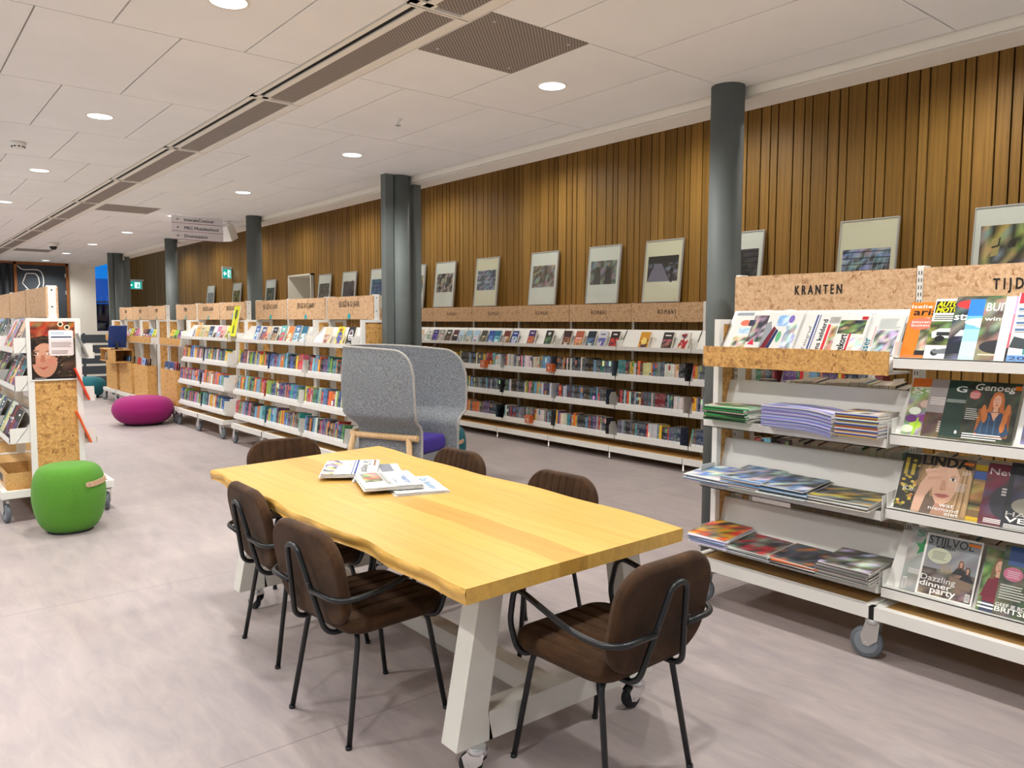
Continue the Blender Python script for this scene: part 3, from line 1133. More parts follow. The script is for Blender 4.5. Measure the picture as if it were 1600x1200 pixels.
def rack(label, X0, YC, n, mw, heads, single=False, base=True, ends=(True, True), marker=None, feet='caster', wy=-0.365, caster_x=None, midframes=False):
    r = empty('book_rack', (X0, YC, 0), 0, label, 'book rack')
    L = n * mw
    yb = 0.18 if single else 0.39
    ye = 0.075 if single else 0.183
    for k in range(n):
        x0, x1 = k * mw, (k + 1) * mw
        mb = MB()
        for (y0, y1) in (((-0.39, -0.35), (yb - 0.04, yb))):
            mb.box(x0 + 0.012, x1 - 0.012, y0, y1, 0.192, 0.252)
        for xx in (x0 + 0.002, x1 - 0.042):
            mb.box(xx, xx + 0.04, -0.388, yb - 0.002, 0.194, 0.25)
        bp = mb.build('base_platform', 'white_metal', r)
        mb = MB()
        mb.box(x0 + 0.042, x1 - 0.042, -0.35, yb - 0.04, 0.225, 0.243)
        mb.build('base_board', 'tray_wood', bp)
        # header board
        mb = MB()
        mb.box(x0 + 0.018, x1 - 0.018, -0.042, -0.028, 1.578, 1.815)
        if not single:
            mb.box(x0 + 0.018, x1 - 0.018, 0.028, 0.042, 1.578, 1.815)
        hb = mb.build('header_board', 'osb_header', r)
        t = heads[k] if k < len(heads) else None
        if t:
            if t[0] == 'KRANTEN':
                lettering(hb, 'K R A N T E N', x0 + 0.395, -0.042, 1.703, 0.048, 0.262, bold=0.06)
            elif t[0] == 'TIJD':
                lettering(hb, 'T I J D S C H R I F T E N', x0 + 0.315, -0.042, 1.703, 0.048, 0.46, bold=0.06)
            else:
                lettering(hb, t[0], x0 + (mw - t[1]) / 2, -0.042, 1.705, 0.06, t[1], bold=0.015)
        if marker:
            dot(hb, x0 + mw / 2, -0.042, 1.582, marker)
    # uprights
    for k in range(n + 1):
        x = min(max(k * mw, 0.034), L - 0.034)
        mb = MB()
        mb.box(x - 0.015, x + 0.015, -0.036, 0.036, 0.25, 1.825)
        z = 0.32
        while z < 1.8:
            mb.box(x - 0.0155, x + 0.0155, -0.0365, 0.0365, z, z + 0.0, 1)
            for s in (-1, 1):
                for q in (-0.006, 0.006):
                    mb.box(x + q - 0.002, x + q + 0.002, s * 0.0362 - 0.0004, s * 0.0362 + 0.0004, z, z + 0.018, 1)
            z += 0.034
        if k in (0, n):
            for z in (1.66, 1.79):
                for s in (-1, 1):
                    mb.lathe([(0.006, -0.0157), (0.006, 0.0157)], 10, 1, Matrix.Translation((x, 0.0, z)) @ Matrix.Rotation(PI / 2, 4, 'Y'))
        mb.build('upright', ['white_metal', 'black_plastic'], r)
    for k in range(n + 1):
        if k in (0, n):
            if not ends[0 if k == 0 else 1]:
                continue
        elif not midframes:
            continue
        x = 0.004 if k == 0 else (L - 0.004 if k == n else k * mw)
        mb = MB()
        mb.box(x - 0.0165, x + 0.0165, -0.185, -0.145, 0.25, 1.572)
        mb.box(x - 0.0165, x + 0.0165, ye - 0.04, ye, 0.25, 1.572)
        mb.box(x - 0.0165, x + 0.0165, -0.145, ye - 0.04, 1.545, 1.572)
        mb.box(x - 0.0165, x + 0.0165, -0.145, ye - 0.04, 0.25, 0.28)
        f = mb.build('end_frame', 'white_metal', r)
        mb = MB()
        mb.box(x - 0.010, x + 0.010, -0.145, ye - 0.04, 0.28, 1.545)
        mb.build('infill_panel', 'osb_rail', f)
    # casters
    for k in range(n + 1):
        for s in (0, 1):
            x = min(max(k * mw, 0.10), L - 0.10)
            y = wy if s == 0 else yb - 0.035
            a = random.Random(int(X0 * 100) + k * 7 + s).uniform(-0.5, 0.6)
            if s == 0 and 0 < k < n:
                a = 0.15
            caster(r, x, y, a + (PI if k == n else 0))
    for k in range(1, n):
        mb = MB()
        mb.box(k * mw - 0.012, k * mw + 0.012, -0.391, -0.35, 0.19, 0.25)
        mb.build('joint_bracket', 'black_plastic', r)
    return r


MW = 1.04
YR = 3.89
rackK = rack('white wheeled rack with OSB KRANTEN header holding newspapers and magazines', -2.70, YR, 3, MW, [('KRANTEN',), ('TIJD',), None], ends=(True, True))
rackA = rack('white wheeled book rack with one bay headed JEUGD, behind grey felt chair', -7.905, YR, 1, MW, [('JEUGD 8-12 JAAR', 0.45)], marker=H('#1fa5ae'))
rackB = rack('white wheeled two-bay children\'s book rack right of the second grey column', -9.97, YR, 2, 1.02, [('JEUGD 8-12 JAAR', 0.45), ('JEUGD 8-12 JAAR', 0.45)], marker=H('#1fa5ae'))
rackC = rack('white wheeled rack with a yellow tall book on top, behind magenta pouf', -12.30, YR, 2, 1.01, [('JEUGD 8-12 JAAR', 0.45), ('JEUGD 8-12 JAAR', 0.45)], single=True, marker=H('#1fa5ae'))
rackD = rack('single-bay wheeled rack with OSB bin, left of the yellow book display', -13.38, YR, 1, 1.03, [('STRIPS', 0.16)], single=True, marker=H('#1fa5ae'))
rackE = rack('three-bay wheeled rack of OSB bins at the far end by the kiosk', -17.15, YR, 3, 1.06, [('STRIPS', 0.16), ('STRIPS', 0.16), ('STRIPS', 0.16)], single=True, marker=H('#1d7f88'), midframes=True)
rackL = rack('white wheeled rack on the left with portrait poster on its end panel', -11.12, 1.09, 4, 1.04, [None, None, None, None], marker=None)

# shelves of the racks -------------------------------------------------
LV = (1.335, 1.0, 0.675, 0.36)
for rk, n, mw in ((rackA, 1, MW), (rackB, 2, 1.02), (rackC, 2, 1.01)):
    for k in range(n):
        for li, z in enumerate(LV):
            y = -0.30 if li < 2 else -0.355
            if li == 0:
                shelf_display(rk, k * mw, (k + 1) * mw, y, z, clear=False, rise=0.16, run=0.20)
            else:
                shelf_tray(rk, k * mw, (k + 1) * mw, y, z)
KL = (1.397, 1.048, 0.705, 0.335)
for li, z in enumerate(KL):
    for k in (1, 2):
        shelf_display(rackK, k * MW, (k + 1) * MW, -0.295 if li < 2 else (-0.31 if li == 2 else -0.32), z)
for li, z in enumerate((1.022, 0.685, 0.34)):
    shelf_display(rackK, 0, MW, -0.295 if li < 1 else -0.32, z, clear=False, bd=0.17, run=0.235)
# newspaper trough with OSB front
mb = MB()
mb.box(0.0, MW - 0.012, -0.300, -0.288, 1.312, 1.423)
o1 = mb.build('trough_front', 'osb_rail', rackK)
mb = MB()
mb.box(0.01, MW - 0.02, -0.288, -0.05, 1.315, 1.325)
mb.prism([(0.03, -0.225, 1.325), (0.03, -0.05, 1.62), (0.03, -0.046, 1.62), (0.03, -0.22, 1.325)][::-1], (MW - 0.06, 0, 0))
mb.build('trough_back', 'white_metal', rackK)
# rear side of the newspaper rack: trays with books turned away
for k in (0, 1, 2):
    for z in (1.085, 0.745, 0.40):
        mb = MB()
        mb.box(k * MW + 0.01, (k + 1) * MW - 0.01, 0.02, 0.30, z - 0.042, z - 0.038)
        mb.box(k * MW + 0.01, (k + 1) * MW - 0.01, 0.296, 0.30, z - 0.042, z)
        mb.build('rear_shelf', 'white_metal', rackK)

# bins and rails of the far racks
def bins(rk, n, mw):
    for k in range(n):
        x0 = k * mw + 0.14
        x1 = (k + 1) * mw - 0.06
        mb = MB()
        t = 0.018
        y0, y1, z0, z1 = -0.345, -0.19, 0.255, 0.80
        mb.box(x0, x1, y0, y0 + t, z0, z1)
        mb.box(x0, x1, y1 - t, y1, z0, z1)
        mb.box(x0, x0 + t, y0 + t, y1 - t, z0, z1)
        mb.box(x1 - t, x1, y0 + t, y1 - t, z0, z1)
        mb.box(x0 + t, x1 - t, y0 + t, y1 - t, z0, z0 + t)
        mb.build('bin', 'osb_rail', rk)
        mb = MB()
        a, b = k * mw + 0.01, (k + 1) * mw - 0.01
        mb.box(a, b, -0.31, -0.297, 1.18, 1.29)
        mb.box(b - 0.013, b, -0.297, -0.05, 1.18, 1.29)
        mb.build('shelf_front', 'osb_rail', rk)
        shelf_display(rk, k * mw, (k + 1) * mw, -0.296, 1.21, clear=False, rise=0.17, run=0.2)


bins(rackD, 1, 1.03)
bins(rackE, 3, 1.06)
for k in range(4):
    for z in (1.35, 1.06, 0.66):
        shelf_display(rackL, k * MW, (k + 1) * MW, -0.28 if z > 1 else -0.33, z, clear=False, rise=0.17, run=0.2)
    for z in (1.30, 0.96, 0.62):
        shelf_display(rackL, k * MW, (k + 1) * MW, -0.28, z, clear=False, rise=0.17, run=0.2).matrix_local = Matrix.Translation(((2 * k + 1) * MW, 0, 0)) @ Matrix.Rotation(PI, 4, 'Z')

# wall racks "ROMANS": one thing per bay -----------------------------------
RM = [-3.02, -4.055, -5.09, -6.14, -7.18, -8.21, -9.24, -10.27, -11.30, -12.33]
RLV = (1.283, 0.945, 0.61, 0.265)
bayname = {1: 'behind the newspaper rack\'s left end', 2: 'first bay left of the near round column', 3: 'second bay left of the near column', 4: 'third bay left of the near column',
           5: 'fourth bay left of the near column', 6: 'fifth bay left of the near column', 7: 'bay just right of the felt chair column', 8: 'bay partly hidden by the felt chair column', 0: 'rightmost bay hidden behind the newspaper rack'}
bays = []
for i in range(9):
    x1, x0 = RM[i], RM[i + 1]
    w = x1 - x0
    r = empty('wall_bookcase', (x0, 6.90, 0), 0, 'white wall shelving bay headed ROMANS, ' + bayname[i], 'bookcase', 'ROMANS shelving bays on the slatted wall')
    bays.append(r)
    mb = MB()
    mb.box(0.006, w - 0.006, -0.45, -0.43, 0.085, 0.15)
    mb.box(0.006, w - 0.006, -0.05, -0.03, 0.085, 0.15)
    bp = mb.build('base_platform', 'white_metal', r)
    mb = MB()
    mb.box(0.01, w - 0.01, -0.43, -0.05, 0.125, 0.14)
    mb.build('base_board', 'tray_wood', bp)
    for yy in (-0.44, -0.06):
        mb = MB()
        mb.lathe([(0.014, 0.0), (0.014, 0.03), (0.011, 0.03), (0.011, 0.09)], 12, 0, Matrix.Translation((0.012, yy, 0)))
        mb.build('foot', 'zinc', r)
    mb = MB()
    mb.box(0.004, w - 0.004, -0.10, -0.086, 1.562, 1.775)
    hb = mb.build('header_board', 'osb_header', r)
    mb = MB()
    mb.box(0.002, w - 0.002, -0.086, 0.046, 1.762, 1.775)  # carries the pictures; added to block lamp light behind the header
    mb.build('top_ledge', 'osb_header', r)
    lettering(hb, 'R O M A N S', w / 2 - 0.125, -0.10, 1.650, 0.05, 0.25, bold=0.02)
    mb = MB()
    mb.box(0.0, 0.035, -0.085, -0.05, 0.0, 1.78)
    z = 0.2
    while z < 1.75:
        mb.box(0.008, 0.012, -0.0855, -0.0845, z, z + 0.018, 1)
        mb.box(0.022, 0.026, -0.0855, -0.0845, z, z + 0.018, 1)
        z += 0.034
    mb.build('upright', ['zinc', 'black_plastic'], r)
    if i == 2:
        mb = MB()
        mb.box(w - 0.03, w + 0.0, -0.11, -0.05, 0.0, 1.78)
        mb.build('upright', 'white_metal', r)
    for li, z in enumerate(RLV):
        if li == 0:
            shelf_display(r, 0, w, -0.345, z, clear=False, rise=0.19, run=0.19)
        else:
            shelf_tray(r, 0, w, -0.355, z, 0.27, 0.14, tilt=0.013)

# ================================================================ books
SPINE = [('black', '#1a1b1f', 14), ('dark blue', '#25364f', 9), ('grey', '#7d8288', 8), ('white', '#d6d5d0', 8), ('cream', '#cfc3a4', 4), ('dark red', '#7c2126', 4), ('red', '#b92f2b', 3),
         ('orange', '#d2672a', 3), ('yellow', '#d9b23a', 3), ('teal', '#2b7a83', 3), ('light blue', '#6fa3c3', 4), ('green', '#3c6b45', 3), ('brown', '#5e4433', 4), ('purple', '#54386e', 2), ('pink', '#c98292', 2), ('slate', '#45525e', 10)]
KID = [('red', '#b83230', 5), ('orange', '#dd7733', 4), ('yellow', '#dfc03a', 4), ('light green', '#8fae3f', 3), ('green', '#2f7a4a', 3), ('dark blue', '#23406f', 5), ('blue', '#2f6fb0', 5), ('light blue', '#7fb3cf', 3),
       ('purple', '#5f3a73', 3), ('pink', '#cf6f8d', 3), ('white', '#dedbd3', 4), ('black', '#1d1c20', 4), ('brown', '#6b4a37', 3), ('grey', '#8a8d90', 2), ('teal', '#2b8288', 2)]


def pick(pal, r):
    t = sum(p[2] for p in pal)
    k = r.uniform(0, t)
    for p in pal:
        k -= p[2]
        if k <= 0:
            return p[0], tuple(max(0.0, c * r.uniform(0.8, 1.2)) for c in H(p[1]))
    return pal[0][0], H(pal[0][1])


def lum(c):
    return 0.3 * c[0] + 0.6 * c[1] + 0.1 * c[2]


def spine_book(mb, x, w, h, d, col, r, M, sticker=True, wild=0.35, back=False):
    """one upright book; spine on the -y side (or the fore-edge when back)"""
    cr = H('#d8cdb4') if r.random() < 0.7 else H('#c9bda4')
    if back:
        cr = tuple(c * r.uniform(0.8, 1.0) for c in H('#d6cbb4'))
    alt = (0.85, 0.85, 0.82) if lum(col) < 0.25 else tuple(c * 0.15 for c in col)
    if r.random() < 0.2:
        alt = H(r.choice(('#e8c64a', '#d9442f', '#8fc3de', '#f2f0ea')))
    def q(pts, c, a=None, al=None):
        mb.face([M @ Vector(p) for p in pts], 0, (c[0], c[1], c[2], a or 0.0), al or alt)
    if back:
        q([(x, 0, 0), (x + w, 0, 0), (x + w, 0, h), (x, 0, h)], cr, 0.25, H('#7d7058'))
    else:
        zs = [0.0, 0.030, 0.064]
        zs += [0.070, h * r.uniform(0.45, 0.6), h * r.uniform(0.66, 0.74), h * 0.95, h]
        c2 = col if r.random() > wild else tuple(c * r.uniform(0.5, 1.6) for c in H(r.choice(('#c9a23b', '#a8332e', '#385f8c', '#e5e1d8', '#2a2a30', '#5e8a55', '#c77d4a'))))
        bands = [(col, 0.0), ((0.88, 0.88, 0.86) if sticker else col, 0.40 if sticker else 0.4), (col, 0.0), (c2 if r.random() < 0.15 else col, 0.75), (col, 0.0), (c2 if r.random() < 0.5 else col, 0.55), (col, 0.0)]
        for i in range(7):
            al = (0.02, 0.02, 0.02) if (i == 1 and sticker) else alt
            q([(x, 0, zs[i]), (x + w, 0, zs[i]), (x + w, 0, zs[i + 1]), (x, 0, zs[i + 1])], bands[i][0], bands[i][1], al)
    q([(x + w, 0, 0), (x + w, d, 0), (x + w, d, h), (x + w, 0, h)], col, 0.2)
    q([(x, d, 0), (x, 0, 0), (x, 0, h), (x, d, h)], col, 0.2)
    q([(x + w, d, 0), (x, d, 0), (x, d, h), (x + w, d, h)], cr)
    q([(x, 0, h), (x + w, 0, h), (x + w, d, h), (x, d, h)], cr if w > 0.008 else col, 0.1, (0.3, 0.25, 0.2))
    q([(x, d, 0), (x + w, d, 0), (x + w, 0, 0), (x, 0, 0)], col)


books_made = {}


def row_of_books(x0, x1, y, z, pal, kind, where, group, seed, hr=(0.185, 0.215), wr=(0.016, 0.042), d=0.135, lean=0.06, limit=300, stuff=None, gaps=0.0, back=False, leanx=0.0, end=None):
    """fills a tray from x0 to x1; every book its own object until the limit, then into the stuff mesh"""
    r = random.Random(seed)
    x = x0
    n = 0
    count = books_made.get(kind, 0)
    run_c, run_n = None, 0
    while True:
        w = r.uniform(*wr)
        if x + w > x1:
            break
        if gaps and r.random() < gaps:
            x += r.uniform(0.03, 0.10)
            run_n = 0
            continue
        if run_n <= 0:
            run_c = pick(pal, r)
            run_n = r.choice((1, 1, 1, 1, 1, 2, 2, 5)) if kind == 'novel' else r.choice((1, 1, 1, 1, 2, 3))
            run_h = r.uniform(*hr)
        run_n -= 1
        n += 1
        cn, c = run_c
        k_ = r.uniform(0.72, 1.22)
        c = tuple(min(0.85, q * k_) for q in c)
        h = run_h * r.uniform(0.96, 1.03)
        lx = leanx * r.uniform(0.6, 1.2)
        M = Matrix.Rotation(-lean, 4, 'X') @ Matrix.Rotation(lx, 4, 'Y')
        if count < limit:
            mb = MB()
            spine_book(mb, 0, w - 0.0018, h, d, c, r, Matrix.Identity(4), back=back)
            o = mb.build(kind, 'print')
            o.location = (x, y, z)
            o.rotation_euler = M.to_euler()
            tag(o, '%s %s, %s from left %s' % (cn, 'book turned fore-edge out' if back else ('novel spine' if kind == 'novel' else 'children\'s book spine'), ordinal(n), where), 'book', group)
        elif stuff is not None:
            spine_book(stuff, 0, w - 0.0018, h, d, c, r, Matrix.Translation((x, y, z)) @ M, back=back)
        count += 1
        x += w
    books_made[kind] = count
    return n


stuff_n = MB()
rown = {1: 'second', 2: 'third', 3: 'bottom'}
# nearest bays first
for bi in (2, 3, 4, 1, 5, 6, 7, 0, 8):
    x1, x0 = RM[bi], RM[bi + 1]
    for li in (1, 2, 3):
        seed = bi * 10 + li
        e1 = x1 - 0.06
        if bi == 2 and li == 3:
            e1 = x1 - 0.11
        if bi == 3 and li == 2:
            e1 = x1 - 0.15
        if bi in (3, 5) and li == 3:
            e1 = x1 - 0.13
        wr = (0.018, 0.036)
        row_of_books(x0 + 0.03, e1, 6.555, RLV[li] - 0.033, SPINE, 'novel', 'on %s shelf, %s' % (rown[li], {1: 'bay right of near column', 2: 'nearest ROMANS bay', 3: 'second ROMANS bay', 4: 'third ROMANS bay', 5: 'fourth ROMANS bay', 6: 'fifth ROMANS bay', 7: 'sixth ROMANS bay', 8: 'seventh', 0: 'hidden bay'}[bi]),
                     'novels on the ROMANS wall shelves', seed, hr=(0.196, 0.224), wr=wr, stuff=stuff_n, lean=0.05)
o = stuff_n.build('novel_rows', 'print')
tag(o, 'distant rows of mixed novel spines on the farther ROMANS shelves', 'books', 'novels on the ROMANS wall shelves', 'stuff')

stuff_k = MB()
krow = {1: 'second', 2: 'third', 3: 'bottom'}
for nm, rk, n, mw, desc in (('A', rackA, 1, MW, 'bay by felt chair'), ('B', rackB, 2, 1.02, 'middle rack'), ('C', rackC, 2, 1.01, 'far rack')):
    X0 = rk.location.x
    for k in reversed(range(n)):
        for li in (1, 2, 3):
            y = YR + (-0.30 if li < 2 else -0.355) + 0.012
            a = X0 + k * mw + 0.02
            b = X0 + (k + 1) * mw - (0.10 if k == n - 1 else 0.03)
            bay = {'A': 'bay by felt chair', 'B': ('right' if k == 1 else 'left') + ' bay, middle rack', 'C': ('right' if k == 1 else 'left') + ' bay, far rack'}[nm]
            if k == n - 1:
                mb = MB()
                mb.box(0, 0.0025, 0, 0.145, 0.0, 0.175)
                mb.box(0, 0.05, 0, 0.145, 0.0, 0.0025)
                o = mb.build('bookend', 'white_metal', None, (b + 0.002, y, LV[li] - 0.033), (-0.13, 0, 0))
                tag(o, 'white sheet-metal bookend at right end of %s shelf, %s' % (krow[li], bay), 'bookend', 'bookends on the JEUGD racks')
            row_of_books(a, b, y, LV[li] - 0.034, KID, 'childrens_book', 'on %s shelf, %s' % (krow[li], bay), 'books on the JEUGD racks', 500 + ord(nm) * 9 + k * 3 + li,
                         hr=(0.19, 0.235), wr=(0.011, 0.040), d=0.14, lean=0.13, stuff=stuff_k)
o = stuff_k.build('childrens_book_rows', 'print')
tag(o, 'distant rows of thin colourful book spines on the farther JEUGD shelves', 'books', 'books on the JEUGD racks', 'stuff')

# books on the rear side of the newspaper rack, seen over the display boards
for k in range(2):
    for li, z in enumerate((1.085, 0.745, 0.40)):
        a = -2.70 + k * MW + (0.36 if k == 0 else 0.03)
        row_of_books(a, -2.70 + (k + 1) * MW - 0.04, YR + 0.06, z - 0.037, SPINE, 'paperback', 'on %s rear shelf behind the %s' % (('upper', 'middle', 'lower')[li], 'newspaper bay' if k == 0 else 'magazine bay'),
                     'books on the rear of the newspaper rack', 900 + k * 5 + li, hr=(0.185, 0.20), wr=(0.028, 0.055), d=0.13, lean=-0.12, back=True)
for li, z in enumerate((1.085, 0.745)):
    row_of_books(-2.60, -2.39, YR + 0.10, z - 0.037, SPINE, 'paperback', 'at left end of %s rear shelf, newspaper bay' % ('upper', 'middle')[li], 'books on the rear of the newspaper rack', 950 + li, hr=(0.17, 0.2), d=0.13, lean=0.0, gaps=0.2)


# black and white bookends standing at the ends of some rows
def bookend(x, y, z, col, label, h=0.17):
    mb = MB()
    P = fillet([(0, 0, 0), (0, 0.12, 0), (0, 0.12, h), (0, 0, h), (0, 0, 0)], 0.03)
    mb.prism([(0, 0.0, 0)] + [(0, 0.13, 0), (0, 0.13, h * 0.7), (0, 0.10, h), (0, 0.03, h), (0, 0.0, h * 0.7)], (0.002, 0, 0))
    mb.prism([(0, 0, 0), (0.07, 0, 0), (0.07, 0.13, 0), (0, 0.13, 0)], (0, 0, 0.002))
    o = mb.build('bookend', col, None, (x, y, z))
    tag(o, label, 'bookend')


bookend(-5.20, 6.60, 0.945 - 0.034, 'black_plastic', 'black metal bookend at the right end of second shelf, nearest ROMANS bay')
bookend(-5.22, 6.60, 0.61 - 0.034, 'white_metal', 'white metal bookend at the right end of third shelf, nearest ROMANS bay')
bookend(-6.28, 6.60, 0.61 - 0.034, 'white_metal', 'white metal bookend on third shelf, second ROMANS bay')
bookend(-6.28, 6.60, 0.265 - 0.034, 'white_metal', 'white metal bookend on bottom shelf, second ROMANS bay')
bookend(-8.34, 6.60, 0.265 - 0.034, 'black_plastic', 'black metal bookend on bottom shelf, fourth ROMANS bay')


# orange letter blocks between the novels
def letter_block(x, z, ch, label):
    r = empty('letter_block', (x, 6.50, z), 0, label, 'index block', 'orange index blocks on the ROMANS shelves')
    mb = MB()
    mb.box(-0.055, 0.055, 0, 0.055, -0.10, 0.0, 0, H('#c2571b'))
    a = Art(mb, (-0.055, 0, -0.10), (0.11, 0, 0), (0, 0, 0.10))
    for p in ((0.12, 0.1, 0.88, 0.13), (0.12, 0.87, 0.88, 0.9), (0.12, 0.1, 0.15, 0.9), (0.85, 0.1, 0.88, 0.9)):
        a.rect(*p, H('#e9d8c8'))
    mb.build('block', 'print', r)
    mb = MB()
    a = Art(mb, (-0.055, 0, -0.10), (0.11, 0, 0), (0, 0, 0.10), base=0.002)
    a.text(ch, 0.5, 0.3, 0.38, H('#f5eee6'), bold=0.06, align='c')
    mb.build('letter', 'print', r)


letter_block(-8.59, 1.03, 'O', 'orange index block lettered O on second shelf, fourth ROMANS bay')
letter_block(-7.22, 1.04, 'R', 'orange index block lettered R on second shelf between two ROMANS bays')
letter_block(-7.63, 0.355, 'Q', 'orange index block lettered Q on bottom ROMANS shelf')

# ================================================================ face-out books
def cover_book(kind, x, y, z, w, h, t, lean, base, pal, title, seed, label, cat, group, tcol=None, photo=(0.08, 0.12, 0.92, 0.62), art=None, tb=0.72, rz=0.0):
    r = random.Random(seed)
    mb = MB()
    mb.box(0, w, 0, t, 0, h, 0, base)
    mb.box(0.002, w + 0.0006, 0.0015, t - 0.0015, 0.002, h + 0.0006, 0, H('#e3dccb'))
    a = Art(mb, (0, 0, 0), (w, 0, 0), (0, 0, h))
    if photo:
        a.photo(*photo, pal, seed, r.choice((3, 4, 5)), r.choice((4, 5, 6)))
    if art:
        art(a)
    tc = tcol or ((0.9, 0.9, 0.87) if lum(base) < 0.35 else (0.05, 0.05, 0.07))
    if title == 'bars':
        q = r.choice((0.0, 0.0, -0.25, -0.55))
        wd = r.uniform(0.18, 0.36)
        hh = r.uniform(0.035, 0.08)
        a.rect(0.5 - wd, tb + 0.08 + q, 0.5 + wd, tb + 0.08 + q + hh, tc)
        if r.random() < 0.6:
            a.rect(0.5 - wd * 0.7, tb + q, 0.5 + wd * 0.8, tb + 0.045 + q, tc)
        a.rect(0.3, 0.05, 0.7, 0.07, tc)
    elif title:
        a.text(title, 0.08, tb, 0.12, tc, w=0.84, bold=0.04)
    o = mb.build(kind, 'print', None, (x, y, z), (-lean, 0, rz))
    tag(o, label, cat, group)
    return o


romans_covers = [
    (-10.43, '#e0c0a0', '#b98a6a', 'peach'), (-10.16, '#dfe4e0', '#7f9a7a', 'pale green'), (-9.994, '#2f2f78', '#6b4fa0', 'violet blue'), (-9.831, '#8d8a86', '#bdb6ad', 'grey'),
    (-9.645, '#23302b', '#6b5a4a', 'dark green'), (-9.464, '#5a3540', '#2a2a2a', 'dark plum'), (-9.33, '#bcd3e4', '#5f93c0', 'pale blue'), (-9.138, '#8fb5cf', '#d9c9a0', 'sky blue'), (-8.959, '#a9cbe0', '#e8e0cc', 'light sky'),
    (-8.779, '#4a4a40', '#9a8f6a', 'dark floral'), (-8.609, '#2f56a0', '#8aa8d8', 'bright blue'), (-8.474, '#1f6f95', '#7fc0d0', 'teal blue'), (-8.271, '#6e3226', '#c08a5a', 'maroon'), (-8.10, '#26408c', '#c8d0e8', 'royal blue'),
    (-7.762, '#4a2f6a', '#d2743a', 'purple and orange'), (-7.429, '#1b2320', '#5a7a5a', 'near-black tall'), (-7.094, '#3a1f22', '#a86a4a', 'dark red-brown'), (-6.881, '#b05a40', '#d8a070', 'orange-brown'), (-6.674, '#1d2a3a', '#5f7fa0', 'midnight blue'),
    (-6.491, '#c9cbd8', '#5a62a8', 'white and blue'), (-6.297, '#2a1a1e', '#c04038', 'black and red'), (-5.845, '#d89a2a', '#7a1f12', 'golden sunset'), (-5.52, '#3a3436', '#b86a70', 'charcoal'), (-5.303, '#e4e0da', '#b02a30', 'white with red lettering')]
for i, (x, c1, c2, nm) in enumerate(romans_covers):
    h = 0.218 if i > 13 else 0.205
    w = 0.135 if i > 13 else 0.13
    art = None
    if i == 21:
        def art(a):
            a.rect(0, 0.0, 1, 0.18, H('#1a0d08'))
            a.ell(0.5, 0.5, 0.3, 0.2, H('#f6d978'))
            a.poly([(0.44, 0.12), (0.56, 0.12), (0.54, 0.36), (0.46, 0.36)], H('#140a07'))
    if i == 23:
        def art(a):
            a.poly([(0.2, 0.9), (0.75, 0.95), (0.55, 0.6), (0.85, 0.45), (0.7, 0.1), (0.5, 0.2), (0.55, 0.4), (0.3, 0.5), (0.5, 0.7)], H('#b02a30'))
    cover_book('display_novel', x, 6.575, 1.247, w, h, 0.028 if i > 13 else 0.02, 0.36, H(c1), [H(c1), H(c2), H(c2)], 'bars', i, '%s novel facing out on the top ROMANS shelf, %s from the left' % (nm, ordinal(i + 1)), 'book', 'novels displayed on the top ROMANS shelf', art=art)

kid_covers = [(-11.86, '#e0dccf', '#3a3a60', 'white with dark oval', 0.17), (-11.70, '#c08a3a', '#e0b060', 'ochre', 0.25), (-11.52, '#c9b98a', '#8aa050', 'pale patterned', 0.2), (-11.33, '#c8bf8e', '#d09a4a', 'sand yellow', 0.2), (-11.14, '#2a3d5c', '#8aa8c0', 'navy', 0.2),
              (-10.84, '#c97f9a', '#8fb8d0', 'pink', 0.2), (-10.67, '#e8b8b0', '#c04a5a', 'pale red', 0.21), (-10.45, '#e4e04a', '#2f2f22', 'yellow green', 0.21),
              (-9.47, '#3f6fb0', '#dfe8f0', 'blue and white', 0.21), (-9.26, '#4a5a8a', '#b06a50', 'blue and brown', 0.2), (-9.14, '#d8b890', '#b84a40', 'tan and red', 0.21), (-8.93, '#2a2f3a', '#c9a878', 'dark', 0.2), (-8.70, '#5fa8a8', '#d04a5a', 'sea green', 0.22),
              (-8.49, '#e07a3a', '#f0d8b0', 'orange', 0.21), (-8.31, '#3f6f9a', '#d8e8f0', 'blue tall', 0.225), (-8.13, '#1f6a86', '#dff0f0', 'deep teal', 0.215),
              (-7.56, '#e6d2b0', '#c08070', 'cream figures', 0.205), (-7.28, '#f0dc2a', '#3f5fa8', 'bright yellow', 0.215), (-7.05, '#1f2126', '#c8c8cc', 'black with white oval', 0.215)]
for i, (x, c1, c2, nm, h) in enumerate(kid_covers):
    art = None
    if i == 17:
        def art(a):
            a.ell(0.5, 0.86, 0.3, 0.09, H('#f0a020'))
            a.ell(0.5, 0.66, 0.34, 0.09, H('#4a62a0'))
            a.ell(0.55, 0.32, 0.26, 0.2, H('#6a5fa8'))
            a.ell(0.35, 0.14, 0.2, 0.08, H('#c04a3a'))
    if i == 18:
        def art(a):
            a.rect(0, 0, 1, 1, H('#1f2126'))
            a.ell(0.5, 0.6, 0.34, 0.26, H('#c8c8cc'))
            a.ell(0.5, 0.6, 0.22, 0.2, H('#5a3a4a'))
            a.lines(0.2, 0.1, 0.8, 0.25, 3, H('#d8d8d8'), 3)
    if i == 0:
        def art(a):
            a.rect(0, 0, 1, 1, H('#e0dccf'))
            a.ell(0.5, 0.45, 0.33, 0.28, H('#3a3a60'))
            a.ell(0.5, 0.45, 0.17, 0.15, H('#b9b0c9'))
    cover_book('display_childrens_book', x, YR - 0.30 + 0.020, 1.335 - 0.037, 0.14, h, 0.018, 0.33, H(c1), [H(c1), H(c2), H(c2)], 'bars', 60 + i,
               '%s children\'s book facing out on the top shelf, %s from the left' % (nm, ordinal(i + 1)), 'book', 'children\'s books displayed on the JEUGD top shelves', art=art)


